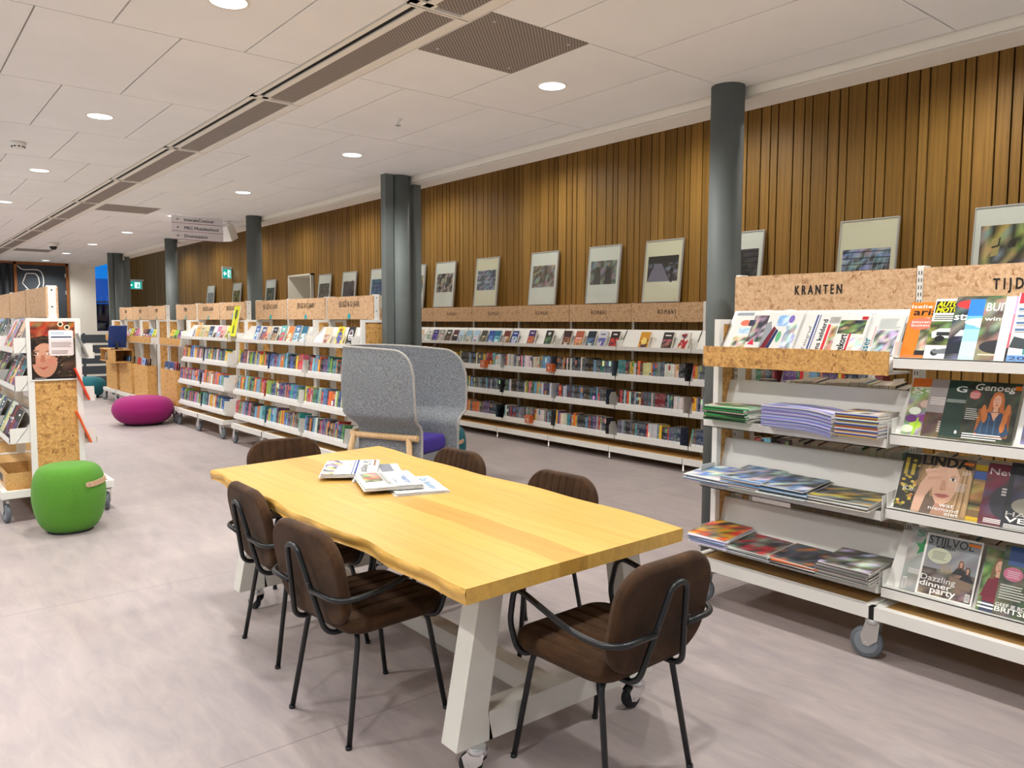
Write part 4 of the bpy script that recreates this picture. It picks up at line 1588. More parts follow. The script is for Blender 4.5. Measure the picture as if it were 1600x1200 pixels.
# the tall yellow book and the pale one standing on the far rack
def art_yellow(a):
    a.rect(0, 0, 1, 1, H('#e9ec25'))
    a.ell(0.52, 0.72, 0.22, 0.17, H('#22281c'))
    a.ell(0.52, 0.72, 0.14, 0.11, H('#5d7a3a'))
    a.poly([(0.50, 0.56), (0.54, 0.56), (0.40, 0.30), (0.34, 0.30)], H('#22281c'))
    a.poly([(0.30, 0.08), (0.60, 0.10), (0.55, 0.36), (0.34, 0.34)], H('#4a5a32'))


cover_book('tall_picture_book', -10.30, YR - 0.26, 1.36, 0.20, 0.40, 0.012, 0.2, H('#e9ec25'), [H('#e9ec25')], None, 1, 'tall bright yellow picture book with a dark round plant, standing up high', 'book', None, photo=None, art=art_yellow)
cover_book('picture_book', -10.60, YR - 0.14, 1.40, 0.15, 0.30, 0.012, 0.15, H('#dfe2e6'), [H('#dfe2e6'), H('#6f8fc0'), H('#e8e8e8')], None, 2, 'white and blue picture book just left of the tall yellow book', 'book', None, photo=(0.05, 0.05, 0.95, 0.95))

# magazines in the far bins and on their upper shelves
r = random.Random(3)
for rk, n, mw, nm in ((rackD, 1, 1.03, 'near bin rack'), (rackE, 3, 1.06, 'far bin racks')):
    for k in range(n):
        X0 = rk.location.x + k * mw
        for q in range(4):
            c1, c2 = pick(KID, r), pick(KID, r)
            cover_book('comic_album', X0 + 0.12 + q * 0.205, YR - 0.235, 1.185, 0.195, 0.25, 0.012, 0.4, c1[1], [c1[1], c2[1]], 'bars', 200 + k * 7 + q, '%s comic album facing out, %s on the upper shelf of bay %d, %s' % (c1[0], ordinal(q + 1), k + 1, nm), 'comic book', 'comic albums on the far upper shelves')
        for q in range(7):
            c1, c2 = pick(KID, r), pick(SPINE, r)
            cover_book('bin_album', X0 + (0.18 if q % 2 else 0.50), YR - 0.325 + q * 0.016, 0.66, 0.22, 0.24 + r.uniform(0, 0.02), 0.006, 0.12, c1[1], [c1[1], c2[1]], 'bars', 300 + k * 7 + q, '%s comic album in OSB bin %d of the %s, %s from the front' % (c1[0], k + 1, nm, ordinal(q + 1)), 'comic book', 'comic albums in the OSB bins')

# left rack: magazines leaning on the shelves of its near bay
r = random.Random(9)
for li, z in enumerate((1.35, 1.06, 0.66)):
    for k in (3, 2):
        for q in range(7):
            c1, c2 = pick(SPINE, r), pick(KID, r)
            x = -11.12 + k * MW + 0.05 + q * 0.125
            y = 1.09 + (-0.28 if z > 1 else -0.33) + 0.038 - 0.0045 * q
            cover_book('leaning_magazine', x, y, z - 0.037, 0.20, r.uniform(0.25, 0.29), 0.006, 0.42, c1[1], [c1[1], c2[1]], 'bars', 400 + li * 20 + k * 9 + q,
                       '%s magazine on the %s shelf of the left rack, %s from the left in %s bay' % (c1[0], ('top', 'middle', 'lower')[li], ordinal(q + 1), 'near' if k == 3 else 'second'), 'magazine', 'magazines on the left rack')
# right-hand side of the left rack: books whose edges show past the end panel
for i, (z, c, hh) in enumerate(((1.30, '#8a8a86', 0.2), (0.96, '#d8401c', 0.27), (0.62, '#e05a22', 0.27))):
    mb = MB()
    mb.box(-0.10, 0.10, -0.006, 0.006, 0, hh, 0, H(c))
    a = Art(mb, (0.10, 0.006, 0), (-0.2, 0, 0), (0, 0, hh))
    a.photo(0.05, 0.05, 0.95, 0.6, [H(c), H('#2a2a30'), H('#f0c040')], i, 4, 4)
    o = mb.build('leaning_magazine', 'print', None, (-7.0, 1.09 + 0.222, z - 0.034), (0.36, 0, 0))
    tag(o, '%s book facing right on the %s shelf behind the poster panel' % (('grey', 'red', 'orange')[i], ('top', 'middle', 'lower')[i]), 'book')
# low box and printed sheet on the foot of the left rack
r0 = empty('wooden_crate', (-7.35, 0.86, 0.243), 0, 'pale plywood crate with dark slot on the base of the left rack', 'crate')
mb = MB()
mb.box(-0.3, 0.3, -0.12, -0.105, 0, 0.13)
mb.box(-0.3, 0.3, 0.105, 0.12, 0, 0.13)
mb.box(-0.3, -0.285, -0.105, 0.105, 0, 0.13)
mb.box(0.285, 0.3, -0.105, 0.105, 0, 0.13)
mb.build('crate_body', 'tray_wood', r0)
mb = MB()
mb.box(-0.1, 0.1, -0.122, -0.12, 0.04, 0.10)
mb.build('hand_hole', 'black_plastic', r0)

# portrait poster on the end panel of the left rack
pr0 = empty('poster', (-6.95, 0.93, 1.10), 0, 'portrait poster with curly-haired woman on the end panel of left rack', 'poster')
mb = MB()
mb.box(0, 0.003, 0, 0.30, 0, 0.445, 0, H('#2c201a'))
a = Art(mb, (0.003, 0, 0), (0, 0.30, 0), (0, 0, 0.445), step=0.00003)
a.photo(0, 0, 1, 1, [H('#2a1d16'), H('#3a2a20'), H('#54402e')], 1, 9, 12, 0.4)
a.photo(0.0, 0.72, 1, 1, [H('#b8562a'), H('#8a3a1c'), H('#5a2a1c'), H('#a86a40')], 2, 10, 5, 0.5)
for (cu, cv) in ((0.68, 0.955), (0.83, 0.9)):
    a.ell(cu, cv, 0.07, 0.045, H('#e8dcb8'))
    a.ell(cu, cv, 0.04, 0.027, H('#15110e'))
# hair mass, face, neck
a.poly([(0, 0.05), (0, 0.6), (0.08, 0.72), (0.3, 0.76), (0.5, 0.70), (0.62, 0.5), (0.72, 0.3), (0.65, 0.1), (0.5, 0)], H('#241811'))
a.ell(0.30, 0.33, 0.29, 0.30, H('#c58a6e'), 28)
a.ell(0.29, 0.48, 0.24, 0.13, H('#d29a7e'), 20)
a.ell(0.15, 0.30, 0.08, 0.06, H('#cf8a74'), 16)
a.ell(0.46, 0.30, 0.08, 0.06, H('#c9826c'), 16)
for (cu, s) in ((0.11, -1), (0.40, 1)):
    a.ell(cu, 0.44, 0.06, 0.018, H('#efe3d6'))
    a.ell(cu, 0.44, 0.022, 0.018, H('#2c1d16'))
    a.poly([(cu - 0.08, 0.478), (cu + 0.08, 0.487), (cu + 0.06, 0.497), (cu - 0.06, 0.492)], H('#5a3524'))
a.poly([(0.22, 0.42), (0.30, 0.42), (0.315, 0.31), (0.26, 0.29), (0.20, 0.31)], H('#b87358'))
a.poly([(0.14, 0.215), (0.26, 0.20), (0.40, 0.235), (0.27, 0.165)], H('#a8483e'))
for k in range(26):
    t = random.Random(k)
    cu, cv = 0.5 + t.random() * 0.38, 0.05 + t.random() * 0.5
    a.ell(cu, cv, 0.03, 0.012, H(t.choice(('#7a5c3c', '#a08358', '#3a2a1e', '#5a4330'))), 8)
for k in range(40):
    t = random.Random(k + 90)
    an = t.uniform(0.05, PI + 0.3)
    rr_ = t.uniform(0.30, 0.42)
    a.ell(max(0.05, 0.30 + rr_ * 1.0 * math.cos(an)), 0.36 + rr_ * 0.95 * math.sin(an), 0.045, 0.022, H(t.choice(('#1d130d', '#2e2018', '#4a3424', '#38281c'))), 9)
a.rect(0, 0, 1, 0.035, H('#15100f'))
a.rect(0.06, 0.016, 0.32, 0.024, H('#b8b0a8'))
mb.build('portrait_print', 'print', pr0)
mb = MB()
a = Art(mb, (0.004, 0.12, 0.18), (0, 0.17, 0), (0, 0, 0.20), base=0.002)
P = [(u, v) for (u, v) in [(0.06, 0), (0.94, 0), (1, 0.05), (1, 0.95), (0.94, 1), (0.06, 1), (0, 0.95), (0, 0.05)]]
a.poly(P, H('#ecdcd8'))
a.rect(0.03, 0.62, 0.97, 0.97, H('#e9e9ee'))
a.lines(0.10, 0.84, 0.80, 0.94, 2, H('#8fb4cf'), 2, 0.35)
a.lines(0.10, 0.70, 0.98, 0.80, 1, H('#3a3a58'), 3, 0.5)
a.lines(0.10, 0.34, 0.94, 0.56, 4, H('#8a7a80'), 4, 0.35)
a.lines(0.10, 0.08, 0.90, 0.24, 3, H('#8a7a80'), 5, 0.35)
mb.build('caption_card', 'print', pr0)
mb = MB()
for (y0, y1, z0, z1) in ((-0.01, 0.31, -0.012, 0.0),):
    mb.box(0, 0.006, y0, y1, z0, z1)
mb.build('holder_rail', 'white_metal', pr0)


# ================================================================ magazines of the TIJDSCHRIFTEN bay
WHT, BLK = H('#f1efe9'), H('#141414')


def magazine(x, row, w, h, idx, base, art, label, lean=None, t=0.0038):
    z = KL[row] + 0.001
    yl = YR + (-0.295 if row < 2 else (-0.31 if row == 2 else -0.32)) + 0.034
    r0 = empty('magazine', (x, yl - 0.0042 * idx, z), 0, label, 'magazine', 'magazines on the display shelves of the TIJD bay')
    r0.rotation_euler = (-(lean if lean else 0.42), 0, 0)
    mb = MB()
    mb.box(0.001, w - 0.001, 0.0006, t, 0.001, h - 0.001, 0, H('#e6e2da'))
    mb.build('pages', 'print', r0)
    mb = MB()
    mb.box(0, w, 0, 0.0006, 0, h, 0, base)
    mb.box(0, 0.0006, 0, t, 0, h, 0, base)
    a = Art(mb, (0, 0, 0), (w, 0, 0), (0, 0, h), step=0.00006, base=0.0001)
    art(a)
    mb.build('cover', 'print', r0)
    return r0


def a_orange(a):
    a.rect(0, 0, 1, 1, H('#e07a1e'))
    a.photo(0.30, 0.06, 1, 0.72, [H('#8a8a78'), H('#4a5a38'), H('#c8b8a0'), H('#3a3a34'), H('#d8c8b0')], 4, 7, 8)
    a.text('aria', 0.08, 0.76, 0.11, BLK, w=0.5, bold=0.10)
    a.text('Itelie', 0.02, 0.89, 0.06, WHT, w=0.42, bold=0.06)
    a.ell(0.28, 0.61, 0.24, 0.11, H('#e2725a'))
    a.text('binnen', 0.10, 0.62, 0.04, WHT, w=0.36, bold=0.05)
    a.text('buiten', 0.10, 0.56, 0.04, WHT, w=0.36, bold=0.05)
    a.rect(0.28, 0.05, 1, 0.13, H('#1c1c1c'))
    a.text('N', 0.85, 0.12, 0.08, WHT, bold=0.08)


def a_auto(a):
    a.rect(0, 0, 1, 1, H('#e8e6e0'))
    a.rect(0.02, 0.76, 1, 0.96, H('#161616'))
    a.text('AUTO', 0.04, 0.865, 0.085, H('#f0e516'), w=0.42, shear=0.2, bold=0.10)
    a.text('MOTO', 0.04, 0.765, 0.085, H('#f0e516'), w=0.46, shear=0.2, bold=0.10)
    a.lines(0.04, 0.64, 0.9, 0.74, 3, H('#7d7d78'), 3)
    a.photo(0, 0.22, 1, 0.62, [H('#4a5c30'), H('#6a7a3a'), H('#2f3a24'), H('#8a9a58')], 6, 6, 5)
    a.poly([(0.08, 0.34), (0.95, 0.34), (1, 0.42), (0.9, 0.5), (0.2, 0.5), (0.05, 0.44)], H('#d9dcd8'))
    a.rect(0.16, 0.38, 0.8, 0.44, H('#2a2c2e'))
    a.ell(0.24, 0.33, 0.10, 0.05, H('#17181a'))
    a.rect(0, 0.02, 1, 0.20, H('#dedede'))
    a.ell(0.2, 0.1, 0.08, 0.055, H('#2c2c2c'))
    a.ell(0.6, 0.1, 0.08, 0.055, H('#2c2c2c'))
    a.poly([(0.12, 0.13), (0.4, 0.17), (0.7, 0.12), (0.6, 0.08), (0.2, 0.08)], H('#6f7478'))


def a_dark(a):
    a.photo(0, 0, 1, 1, [H('#38424e'), H('#1f2630'), H('#6d7680'), H('#8a8b6a'), H('#4a5238')], 8, 5, 7)
    a.ell(0.28, 0.87, 0.26, 0.07, H('#cc3a3a'))
    a.text('start', 0.02, 0.62, 0.09, WHT, w=0.55, bold=0.1)
    a.poly([(0.1, 0.36), (0.8, 0.38), (0.7, 0.48), (0.2, 0.46)], H('#c9ccd0'))
    a.poly([(0, 0.08), (0.9, 0.12), (0.95, 0.24), (0.4, 0.30), (0, 0.26)], H('#202834'))
    a.ell(0.55, 0.12, 0.13, 0.08, H('#4a4f55'))


def a_sky(a):
    a.rect(0, 0, 1, 1, H('#2f7fd0'))
    a.rect(0, 0, 1, 0.72, H('#6fb8dd'))
    a.rect(0, 0, 1, 0.5, H('#9fd6dc'))
    a.rect(0, 0, 1, 0.3, H('#bfe6e0'))
    a.text('Be', 0.35, 0.78, 0.08, H('#26306a'), bold=0.05)
    a.ell(0.22, 0.62, 0.24, 0.06, WHT)
    a.ell(0.34, 0.57, 0.16, 0.05, WHT)
    a.ell(0.4, 0.1, 0.2, 0.06, H('#e4f4f0'))
    a.ell(0.5, 0.24, 0.25, 0.07, H('#d8f0ea'))


def a_buiten(a):
    a.photo(0, 0, 1, 1, [H('#6a7258'), H('#8a8f78'), H('#4a4440'), H('#9a8a78'), H('#7a5c4a')], 12, 7, 9)
    a.text('BUITEN', 0.04, 0.80, 0.13, WHT, w=0.68, bold=0.04)
    a.text('winter', 0.05, 0.64, 0.06, WHT, w=0.55, bold=0.08)
    a.ell(0.72, 0.42, 0.22, 0.16, H('#b9c2b4'))
    a.ell(0.4, 0.22, 0.35, 0.11, H('#2e2f34'))
    a.rect(0.06, 0.08, 0.6, 0.10, H('#d8d4c4'))
    a.ell(0.84, 0.08, 0.13, 0.07, H('#d8c86a'))


def a_pink(a):
    a.rect(0, 0, 1, 1, H('#e7dbe8'))
    a.rect(0.18, 0, 1, 1, H('#c9a0c8'))
    a.rect(0.18, 0, 1, 0.72, H('#cf7f92'))
    a.rect(0.18, 0, 1, 0.42, H('#c05a66'))
    a.rect(0, 0, 0.18, 1, WHT)
    a.rect(0.18, 0, 0.8, 0.2, H('#1e1a1c'))
    a.ell(0.4, 0.16, 0.16, 0.1, H('#e04a72'))
    a.lines(0.22, 0.3, 0.7, 0.55, 5, WHT, 4, 0.3)


def a_twenty(a):
    a.rect(0, 0, 1, 1, H('#efece6'))
    a.rect(0.02, 0.84, 1, 1, H('#c8283a'))
    for i, v in enumerate((0.74, 0.64, 0.54, 0.44)):
        a.rect(0.04, v, 0.6, v + 0.035, H('#4f6f94'))
        a.lines(0.04, v - 0.03, 0.7, v - 0.005, 2, H('#777777'), i)
    a.poly([(0, 0.2), (1, 0.12), (1, 0.34), (0.4, 0.3), (0.05, 0.36)], H('#3a4246'))
    a.rect(0.25, 0.1, 0.8, 0.18, H('#4a8f90'))
    a.rect(0, 0, 0.35, 0.09, H('#6f9fd8'))
    a.text('20', 0.03, 0.02, 0.05, H('#22386a'), w=0.28, bold=0.08)
    a.rect(0.38, 0.0, 1, 0.06, H('#3a3f44'))


def a_garden(a):
    a.photo(0, 0, 1, 1, [H('#8f9a84'), H('#b4b8a4'), H('#7a8a58'), H('#9a6a9a')], 15, 7, 9)
    a.poly([(0, 0.84), (1, 0.88), (1, 1), (0, 1)], H('#d06a20'))
    a.rect(0.5, 0.7, 1, 0.86, H('#3a2440'))
    a.text('gai', 0.02, 0.76, 0.12, H('#ccd0c4'), w=0.62)
    for (cu, cv, c) in ((0.18, 0.42, '#e6eede'), (0.4, 0.3, '#8a3a8a'), (0.25, 0.18, '#b8d83a'), (0.55, 0.48, '#dcc23a'), (0.38, 0.55, '#c9b0a0'), (0.14, 0.28, '#6a2a7a'), (0.5, 0.2, '#a05aa8'), (0.1, 0.1, '#d8e4c8')):
        a.ell(cu, cv, 0.13, 0.07, H(c), 9)
    for u in (0.2, 0.38, 0.5):
        a.poly([(u, 0.0), (u + 0.06, 0), (u + 0.1, 0.3), (u + 0.06, 0.3)], H('#9fcf3a'))


def a_gpink(a):
    a.rect(0, 0, 1, 1, H('#9c9492'))
    a.text('g', 0.38, 0.78, 0.20, H('#c05a74'), w=0.3, bold=0.03)
    a.lines(0.05, 0.56, 0.6, 0.70, 4, H('#d8d0cc'), 5)
    a.photo(0, 0, 1, 0.42, [H('#5a4238'), H('#6a5044'), H('#4a342c')], 5, 6, 4)
    a.lines(0.3, 0.1, 0.8, 0.3, 5, H('#c8bcb4'), 6)


def a_gdark(a):
    a.rect(0, 0, 1, 1, H('#17342a'))
    a.text('G', 0.16, 0.80, 0.10, H('#d0d4d0'), w=0.2, bold=0.1)
    a.lines(0.02, 0.62, 0.5, 0.68, 3, H('#a8b4ac'), 5)
    a.text('B', 0.3, 0.10, 0.05, WHT, bold=0.1)


def woman(a, cu, cv, s, hair, skin, top, k=1.0, topw=1.25):
    """head and shoulders figure for cover pictures"""
    a.poly([(cu - s * topw, cv - s * 3.1), (cu - s * 1.1, cv - s * 1.25 * k), (cu - s * 0.4, cv - s * 0.9 * k), (cu + s * 0.4, cv - s * 0.9 * k), (cu + s * 1.1, cv - s * 1.25 * k), (cu + s * topw, cv - s * 3.1)], top)
    a.poly([(cu - s * 0.75, cv + s * 0.2), (cu - s * 0.5, cv + s * 0.85), (cu, cv + s * 1.0), (cu + s * 0.5, cv + s * 0.85), (cu + s * 0.78, cv + s * 0.2), (cu + s * 0.95, cv - s * 1.4), (cu + s * 0.55, cv - s * 1.7), (cu + s * 0.35, cv - s * 0.6),
            (cu - s * 0.35, cv - s * 0.6), (cu - s * 0.55, cv - s * 1.6), (cu - s * 0.95, cv - s * 1.3)], hair)
    a.poly([(cu - s * 0.22, cv - s * 0.4), (cu + s * 0.22, cv - s * 0.4), (cu + s * 0.3, cv - s * 1.0), (cu - s * 0.3, cv - s * 1.0)], skin)
    a.ell(cu, cv, s * 0.46, s * 0.66, skin, 22)
    for q in (-1, 1):
        a.ell(cu + q * s * 0.19, cv + s * 0.10, s * 0.09, s * 0.05, WHT, 10)
        a.ell(cu + q * s * 0.19, cv + s * 0.10, s * 0.045, s * 0.05, H('#2a1d18'), 8)
        a.rect(cu + q * s * 0.19 - s * 0.11, cv + s * 0.2, cu + q * s * 0.19 + s * 0.11, cv + s * 0.235, tuple(c * 0.6 for c in hair))
    a.poly([(cu - s * 0.05, cv + s * 0.05), (cu + s * 0.05, cv + s * 0.05), (cu + s * 0.08, cv - s * 0.16), (cu - s * 0.08, cv - s * 0.16)], tuple(c * 0.82 for c in skin))
    a.ell(cu, cv - s * 0.33, s * 0.16, s * 0.06, H('#b0524a'), 12)


def a_genoeg(a):
    a.photo(0, 0, 1, 1, [H('#22261c'), H('#2f3a28'), H('#1a1c18'), H('#3a4a30')], 21, 8, 9)
    a.photo(0.28, 0.10, 0.9, 0.55, [H('#b86a2a'), H('#a85c22'), H('#8a4a1e')], 25, 5, 5, 0.3)
    woman(a, 0.6, 0.68, 0.17, H('#b5622a'), H('#d8a080'), H('#27405e'), topw=1.9)
    a.poly([(0.32, 0.10), (0.46, 0.5), (0.74, 0.5), (0.88, 0.12)], H('#243d5a'))
    a.poly([(0.52, 0.5), (0.68, 0.5), (0.6, 0.36)], H('#d8a080'))
    for q in range(4):
        a.rect(0.38 + q * 0.12, 0.14, 0.40 + q * 0.12, 0.46 - 0.02 * q, H('#3f6484'))
    for (u, v) in ((0.42, 0.42), (0.80, 0.40), (0.38, 0.52), (0.83, 0.55), (0.78, 0.28)):
        a.ell(u, v, 0.05, 0.10, H('#c0702f'), 10)
    a.text('Genoeg', 0.12, 0.855, 0.105, H('#dedad0'), w=0.76, shear=0.2, bold=0.06)
    a.ell(0.16, 0.77, 0.11, 0.075, H('#b85a55'))
    a.lines(0.07, 0.72, 0.25, 0.82, 4, H('#e8d0cc'), 4, 0.3)
    a.lines(0.04, 0.36, 0.30, 0.56, 6, H('#cfd0cc'), 6, 0.35)
    a.lines(0.06, 0.04, 0.85, 0.15, 3, H('#e8e8e4'), 7, 0.5)
    a.rect(0.88, 0.88, 1, 0.95, H('#e07a1c'))


def a_white(a):
    a.rect(0, 0, 1, 1, H('#dcdcd8'))
    a.photo(0.1, 0.05, 1, 0.35, [H('#8a9aa8'), H('#5a6a78')], 3, 4, 3)
    a.rect(0.1, 0.5, 1, 0.9, H('#24404a'))


def a_flower(a):
    a.rect(0, 0, 1, 1, H('#2c2a1e'))
    a.text('lit', 0.06, 0.62, 0.30, H('#b09a30'), w=0.5, bold=0.04)
    for k in range(34):
        t = random.Random(k)
        a.ell(t.uniform(0.02, 0.55), t.uniform(0.02, 0.62), 0.045, 0.025, H(t.choice(('#c9b03a', '#a88f2c', '#d8c45a', '#7a7a2c', '#c88a4a'))), 7)
    a.text('Ker', 0.12, 0.34, 0.08, H('#e8e4d8'), w=0.34)


def a_linda(a):
    a.rect(0, 0, 1, 1, H('#6e5a4a'))
    a.poly([(0.0, 0.45), (0.05, 0.8), (0.2, 0.95), (0.6, 1.0), (0.5, 0.6), (0.2, 0.4)], H('#8f7048'))
    for k in range(6):
        a.poly([(0.06 + k * 0.06, 0.55), (0.08 + k * 0.06, 0.55), (0.28 + k * 0.06, 0.97), (0.24 + k * 0.06, 0.97)], H(('#b3925f', '#7a5a3a')[k % 2]))
    # blonde hair
    a.poly([(0.22, 0.62), (0.30, 0.86), (0.55, 0.96), (0.80, 0.93), (0.97, 0.75), (1.0, 0.4), (1.0, 0.0), (0.70, 0.0), (0.60, 0.3), (0.3, 0.3)], H('#a8865c'))
    for k in range(7):
        a.poly([(0.74 + k * 0.035, 0.05), (0.76 + k * 0.035, 0.05), (0.86 + k * 0.02, 0.7), (0.80 + k * 0.02, 0.85)], H(('#c4a276', '#8a6a44', '#b8946a')[k % 3]))
    a.poly([(0.30, 0.70), (0.36, 0.83), (0.52, 0.88), (0.68, 0.84), (0.78, 0.68), (0.76, 0.45), (0.68, 0.28), (0.55, 0.17), (0.44, 0.18), (0.34, 0.32), (0.30, 0.5)], H('#d6a98c'))
    a.poly([(0.50, 0.86), (0.66, 0.83), (0.76, 0.68), (0.74, 0.5), (0.60, 0.5)], H('#dcb296'))
    # neck and dark lower edge
    a.poly([(0.42, 0.2), (0.62, 0.2), (0.72, 0.0), (0.36, 0.0)], H('#b98a70'))
    # eye, brow, nose, mouth
    a.ell(0.655, 0.63, 0.062, 0.024, WHT, 14)
    a.ell(0.655, 0.63, 0.027, 0.024, H('#3d3028'), 12)
    a.poly([(0.585, 0.665), (0.66, 0.695), (0.74, 0.672), (0.66, 0.682)], H('#7d5a40'))
    a.poly([(0.58, 0.64), (0.655, 0.662), (0.73, 0.64), (0.655, 0.652)], H('#3a2a22'))
    a.poly([(0.47, 0.60), (0.53, 0.60), (0.57, 0.44), (0.51, 0.42), (0.44, 0.445)], H('#c69478'))
    a.ell(0.48, 0.438, 0.02, 0.008, H('#8f5f4a'), 8)
    a.poly([(0.36, 0.345), (0.46, 0.372), (0.50, 0.365), (0.56, 0.375), (0.66, 0.35), (0.56, 0.30), (0.46, 0.30)], H('#b5655c'))
    a.poly([(0.38, 0.345), (0.51, 0.338), (0.64, 0.35), (0.51, 0.346)], H('#7a3c38'))
    # raised hand over the left eye
    a.poly([(0.0, 0.0), (0.16, 0.0), (0.22, 0.30), (0.34, 0.52), (0.40, 0.66), (0.34, 0.74), (0.20, 0.72), (0.08, 0.50), (0.02, 0.25)], H('#d9ad92'))
    for k, (u, v, l) in enumerate(((0.16, 0.735, 0.20), (0.19, 0.695, 0.24), (0.22, 0.655, 0.23), (0.24, 0.615, 0.19))):
        a.poly([(u - 0.04, v - 0.03), (u + l, v + 0.02), (u + l + 0.02, v + 0.04), (u + l - 0.02, v + 0.055), (u - 0.04, v + 0.02)], H(('#e2b79c', '#d8a98c', '#dfb397', '#d3a386')[k]))
        a.poly([(u - 0.03, v - 0.028), (u + l, v + 0.018), (u + l, v + 0.014), (u - 0.03, v - 0.034)], H('#a8775c'))
    a.text('LINDA.', 0.03, 0.825, 0.155, H('#0d0907'), w=0.9, bold=0.16)
    a.text('wat', 0.50, 0.155, 0.055, WHT, w=0.27, bold=0.04)
    a.text('niemand', 0.32, 0.085, 0.06, WHT, w=0.54, bold=0.04)
    a.text('ziet', 0.62, 0.02, 0.055, WHT, w=0.26, bold=0.09)
    a.lines(0.72, 0.45, 0.92, 0.60, 6, H('#e8ddd0'), 4, 0.3)
    a.text('209', 0.80, 0.73, 0.055, H('#d8cabb'), w=0.15, bold=0.03)
    a.rect(0.80, 0.90, 0.97, 0.945, H('#e07a1c'))


def a_gold(a):
    a.rect(0, 0, 1, 1, H('#7d6440'))
    a.rect(0, 0.9, 1, 1, H('#c8a828'))
    a.rect(0, 0.74, 1, 0.88, H('#2a4a8a'))
    a.photo(0, 0.2, 1, 0.7, [H('#8a6a3a'), H('#2c241c'), H('#b08a50')], 3, 4, 5)
    a.rect(0, 0, 1, 0.08, H('#d8b020'))


def a_news(a):
    a.rect(0, 0, 1, 1, H('#6a2434'))
    a.photo(0, 0.1, 1, 0.75, [H('#6a2434'), H('#5a5458'), H('#2c2a30')], 8, 4, 5)
    a.text('News', 0.05, 0.82, 0.10, H('#c8b8b8'), w=0.62, bold=0.05)
    a.ell(0.45, 0.4, 0.3, 0.28, H('#32323a'))
    a.lines(0.34, 0.5, 0.6, 0.64, 3, H('#c8c0c0'), 5)
    a.lines(0.1, 0.04, 0.6, 0.12, 3, WHT, 5)


def a_hand(a):
    a.rect(0, 0, 1, 1, H('#272a2e'))
    a.photo(0.1, 0.3, 1, 0.95, [H('#2c2e32'), H('#4a4c4e'), H('#3a3430')], 8, 4, 5)
    a.text('N', 0.3, 0.82, 0.13, H('#b8a890'), bold=0.02)
    a.ell(0.55, 0.36, 0.42, 0.14, H('#8f8a7c'))
    a.text('HAND', 0.06, 0.19, 0.07, H('#b0aca4'), w=0.8, bold=0.04)
    a.text('VERB', 0.06, 0.10, 0.075, WHT, w=0.8, bold=0.10)
    a.lines(0.06, 0.01, 0.9, 0.08, 3, WHT, 2)


def a_star(a):
    a.rect(0, 0, 1, 1, H('#a3a49e'))
    a.photo(0, 0, 1, 0.95, [H('#a8a9a3'), H('#93948e'), H('#b4b4ae')], 31, 6, 8, 0.1)
    P = []
    for k in range(10):
        rr = 0.20 if k % 2 == 0 else 0.09
        P.append((0.34 + rr * math.sin(2 * PI * k / 10), 0.70 + rr * 0.75 * math.cos(2 * PI * k / 10)))
    a.poly(P, H('#1f8a4a'))
    a.text('SL', 0.14, 0.86, 0.10, H('#3a8a6a'), w=0.4)
    a.rect(0.04, 0.03, 0.13, 0.2, WHT)
    for k in range(7):
        a.rect(0.045, 0.04 + k * 0.022, 0.125, 0.05 + k * 0.022, BLK)
    a.lines(0.12, 0.28, 0.5, 0.36, 3, H('#dcdcd6'), 3)


def a_stijl(a):
    a.rect(0, 0, 1, 1, WHT)
    a.photo(0.04, 0.03, 0.97, 0.97, [H('#8f9094'), H('#9a9b9f'), H('#85868a')], 41, 6, 8, 0.08)
    a.photo(0.04, 0.03, 0.97, 0.45, [H('#5a4a40'), H('#7d6c60'), H('#3a302a'), H('#9a8878')], 44, 8, 6, 0.25)
    for (u, v, c1, c2) in ((0.70, 0.60, '#7a4a30', '#1c1d22'), (0.83, 0.52, '#3a2a20', '#20222a')):
        woman(a, u, v, 0.055, H(c1), H('#c99a80'), H(c2), topw=2.4)
    a.poly([(0.55, 0.38), (0.93, 0.34), (0.93, 0.22), (0.55, 0.2)], H('#8a7460'))
    for k in range(5):
        a.poly([(0.38 + k * 0.04, 0.42), (0.395 + k * 0.04, 0.42), (0.40 + k * 0.04, 0.56), (0.39 + k * 0.04, 0.56)], H('#c9a878'))
    a.text('STIJLVOL', 0.06, 0.83, 0.13, H('#15151a'), w=0.80)
    a.text('wonen', 0.20, 0.775, 0.05, H('#15151a'), w=0.34, bold=0.02)
    a.ell(0.30, 0.66, 0.215, 0.125, H('#c9ccb0'))
    a.lines(0.17, 0.60, 0.43, 0.74, 6, H('#5a5c4c'), 3, 0.3)
    a.text('Dazzling', 0.05, 0.25, 0.085, WHT, w=0.62, bold=0.01)
    a.text('dinner', 0.05, 0.155, 0.08, WHT, w=0.56, bold=0.09)
    a.text('party', 0.26, 0.065, 0.08, WHT, w=0.44, bold=0.09)
    a.rect(0.76, 0.90, 0.97, 0.945, H('#e07a1c'))
    a.rect(0.87, 0.05, 0.95, 0.17, WHT)
    for k in range(6):
        a.rect(0.875 + k * 0.012, 0.06, 0.881 + k * 0.012, 0.16, BLK)


def a_coat(a):
    a.photo(0, 0, 1, 1, [H('#4a6a30'), H('#6a8a48'), H('#2f4a24'), H('#8aa868')], 51, 7, 8)
    woman(a, 0.30, 0.72, 0.16, H('#7a5a3c'), H('#d8a888'), H('#7a1f33'), topw=1.7)
    a.poly([(0.08, 0.16), (0.14, 0.52), (0.46, 0.54), (0.52, 0.2), (0.4, 0.12)], H('#7a1f33'))
    a.poly([(0.3, 0.16), (0.42, 0.16), (0.6, 0.5), (0.48, 0.54)], H('#8a2a3e'))
    a.poly([(0.05, 0.0), (0.5, 0.0), (0.48, 0.14), (0.1, 0.16)], H('#2c3a5a'))
    a.lines(0.02, 0.05, 0.5, 0.16, 2, WHT, 4, 0.5)


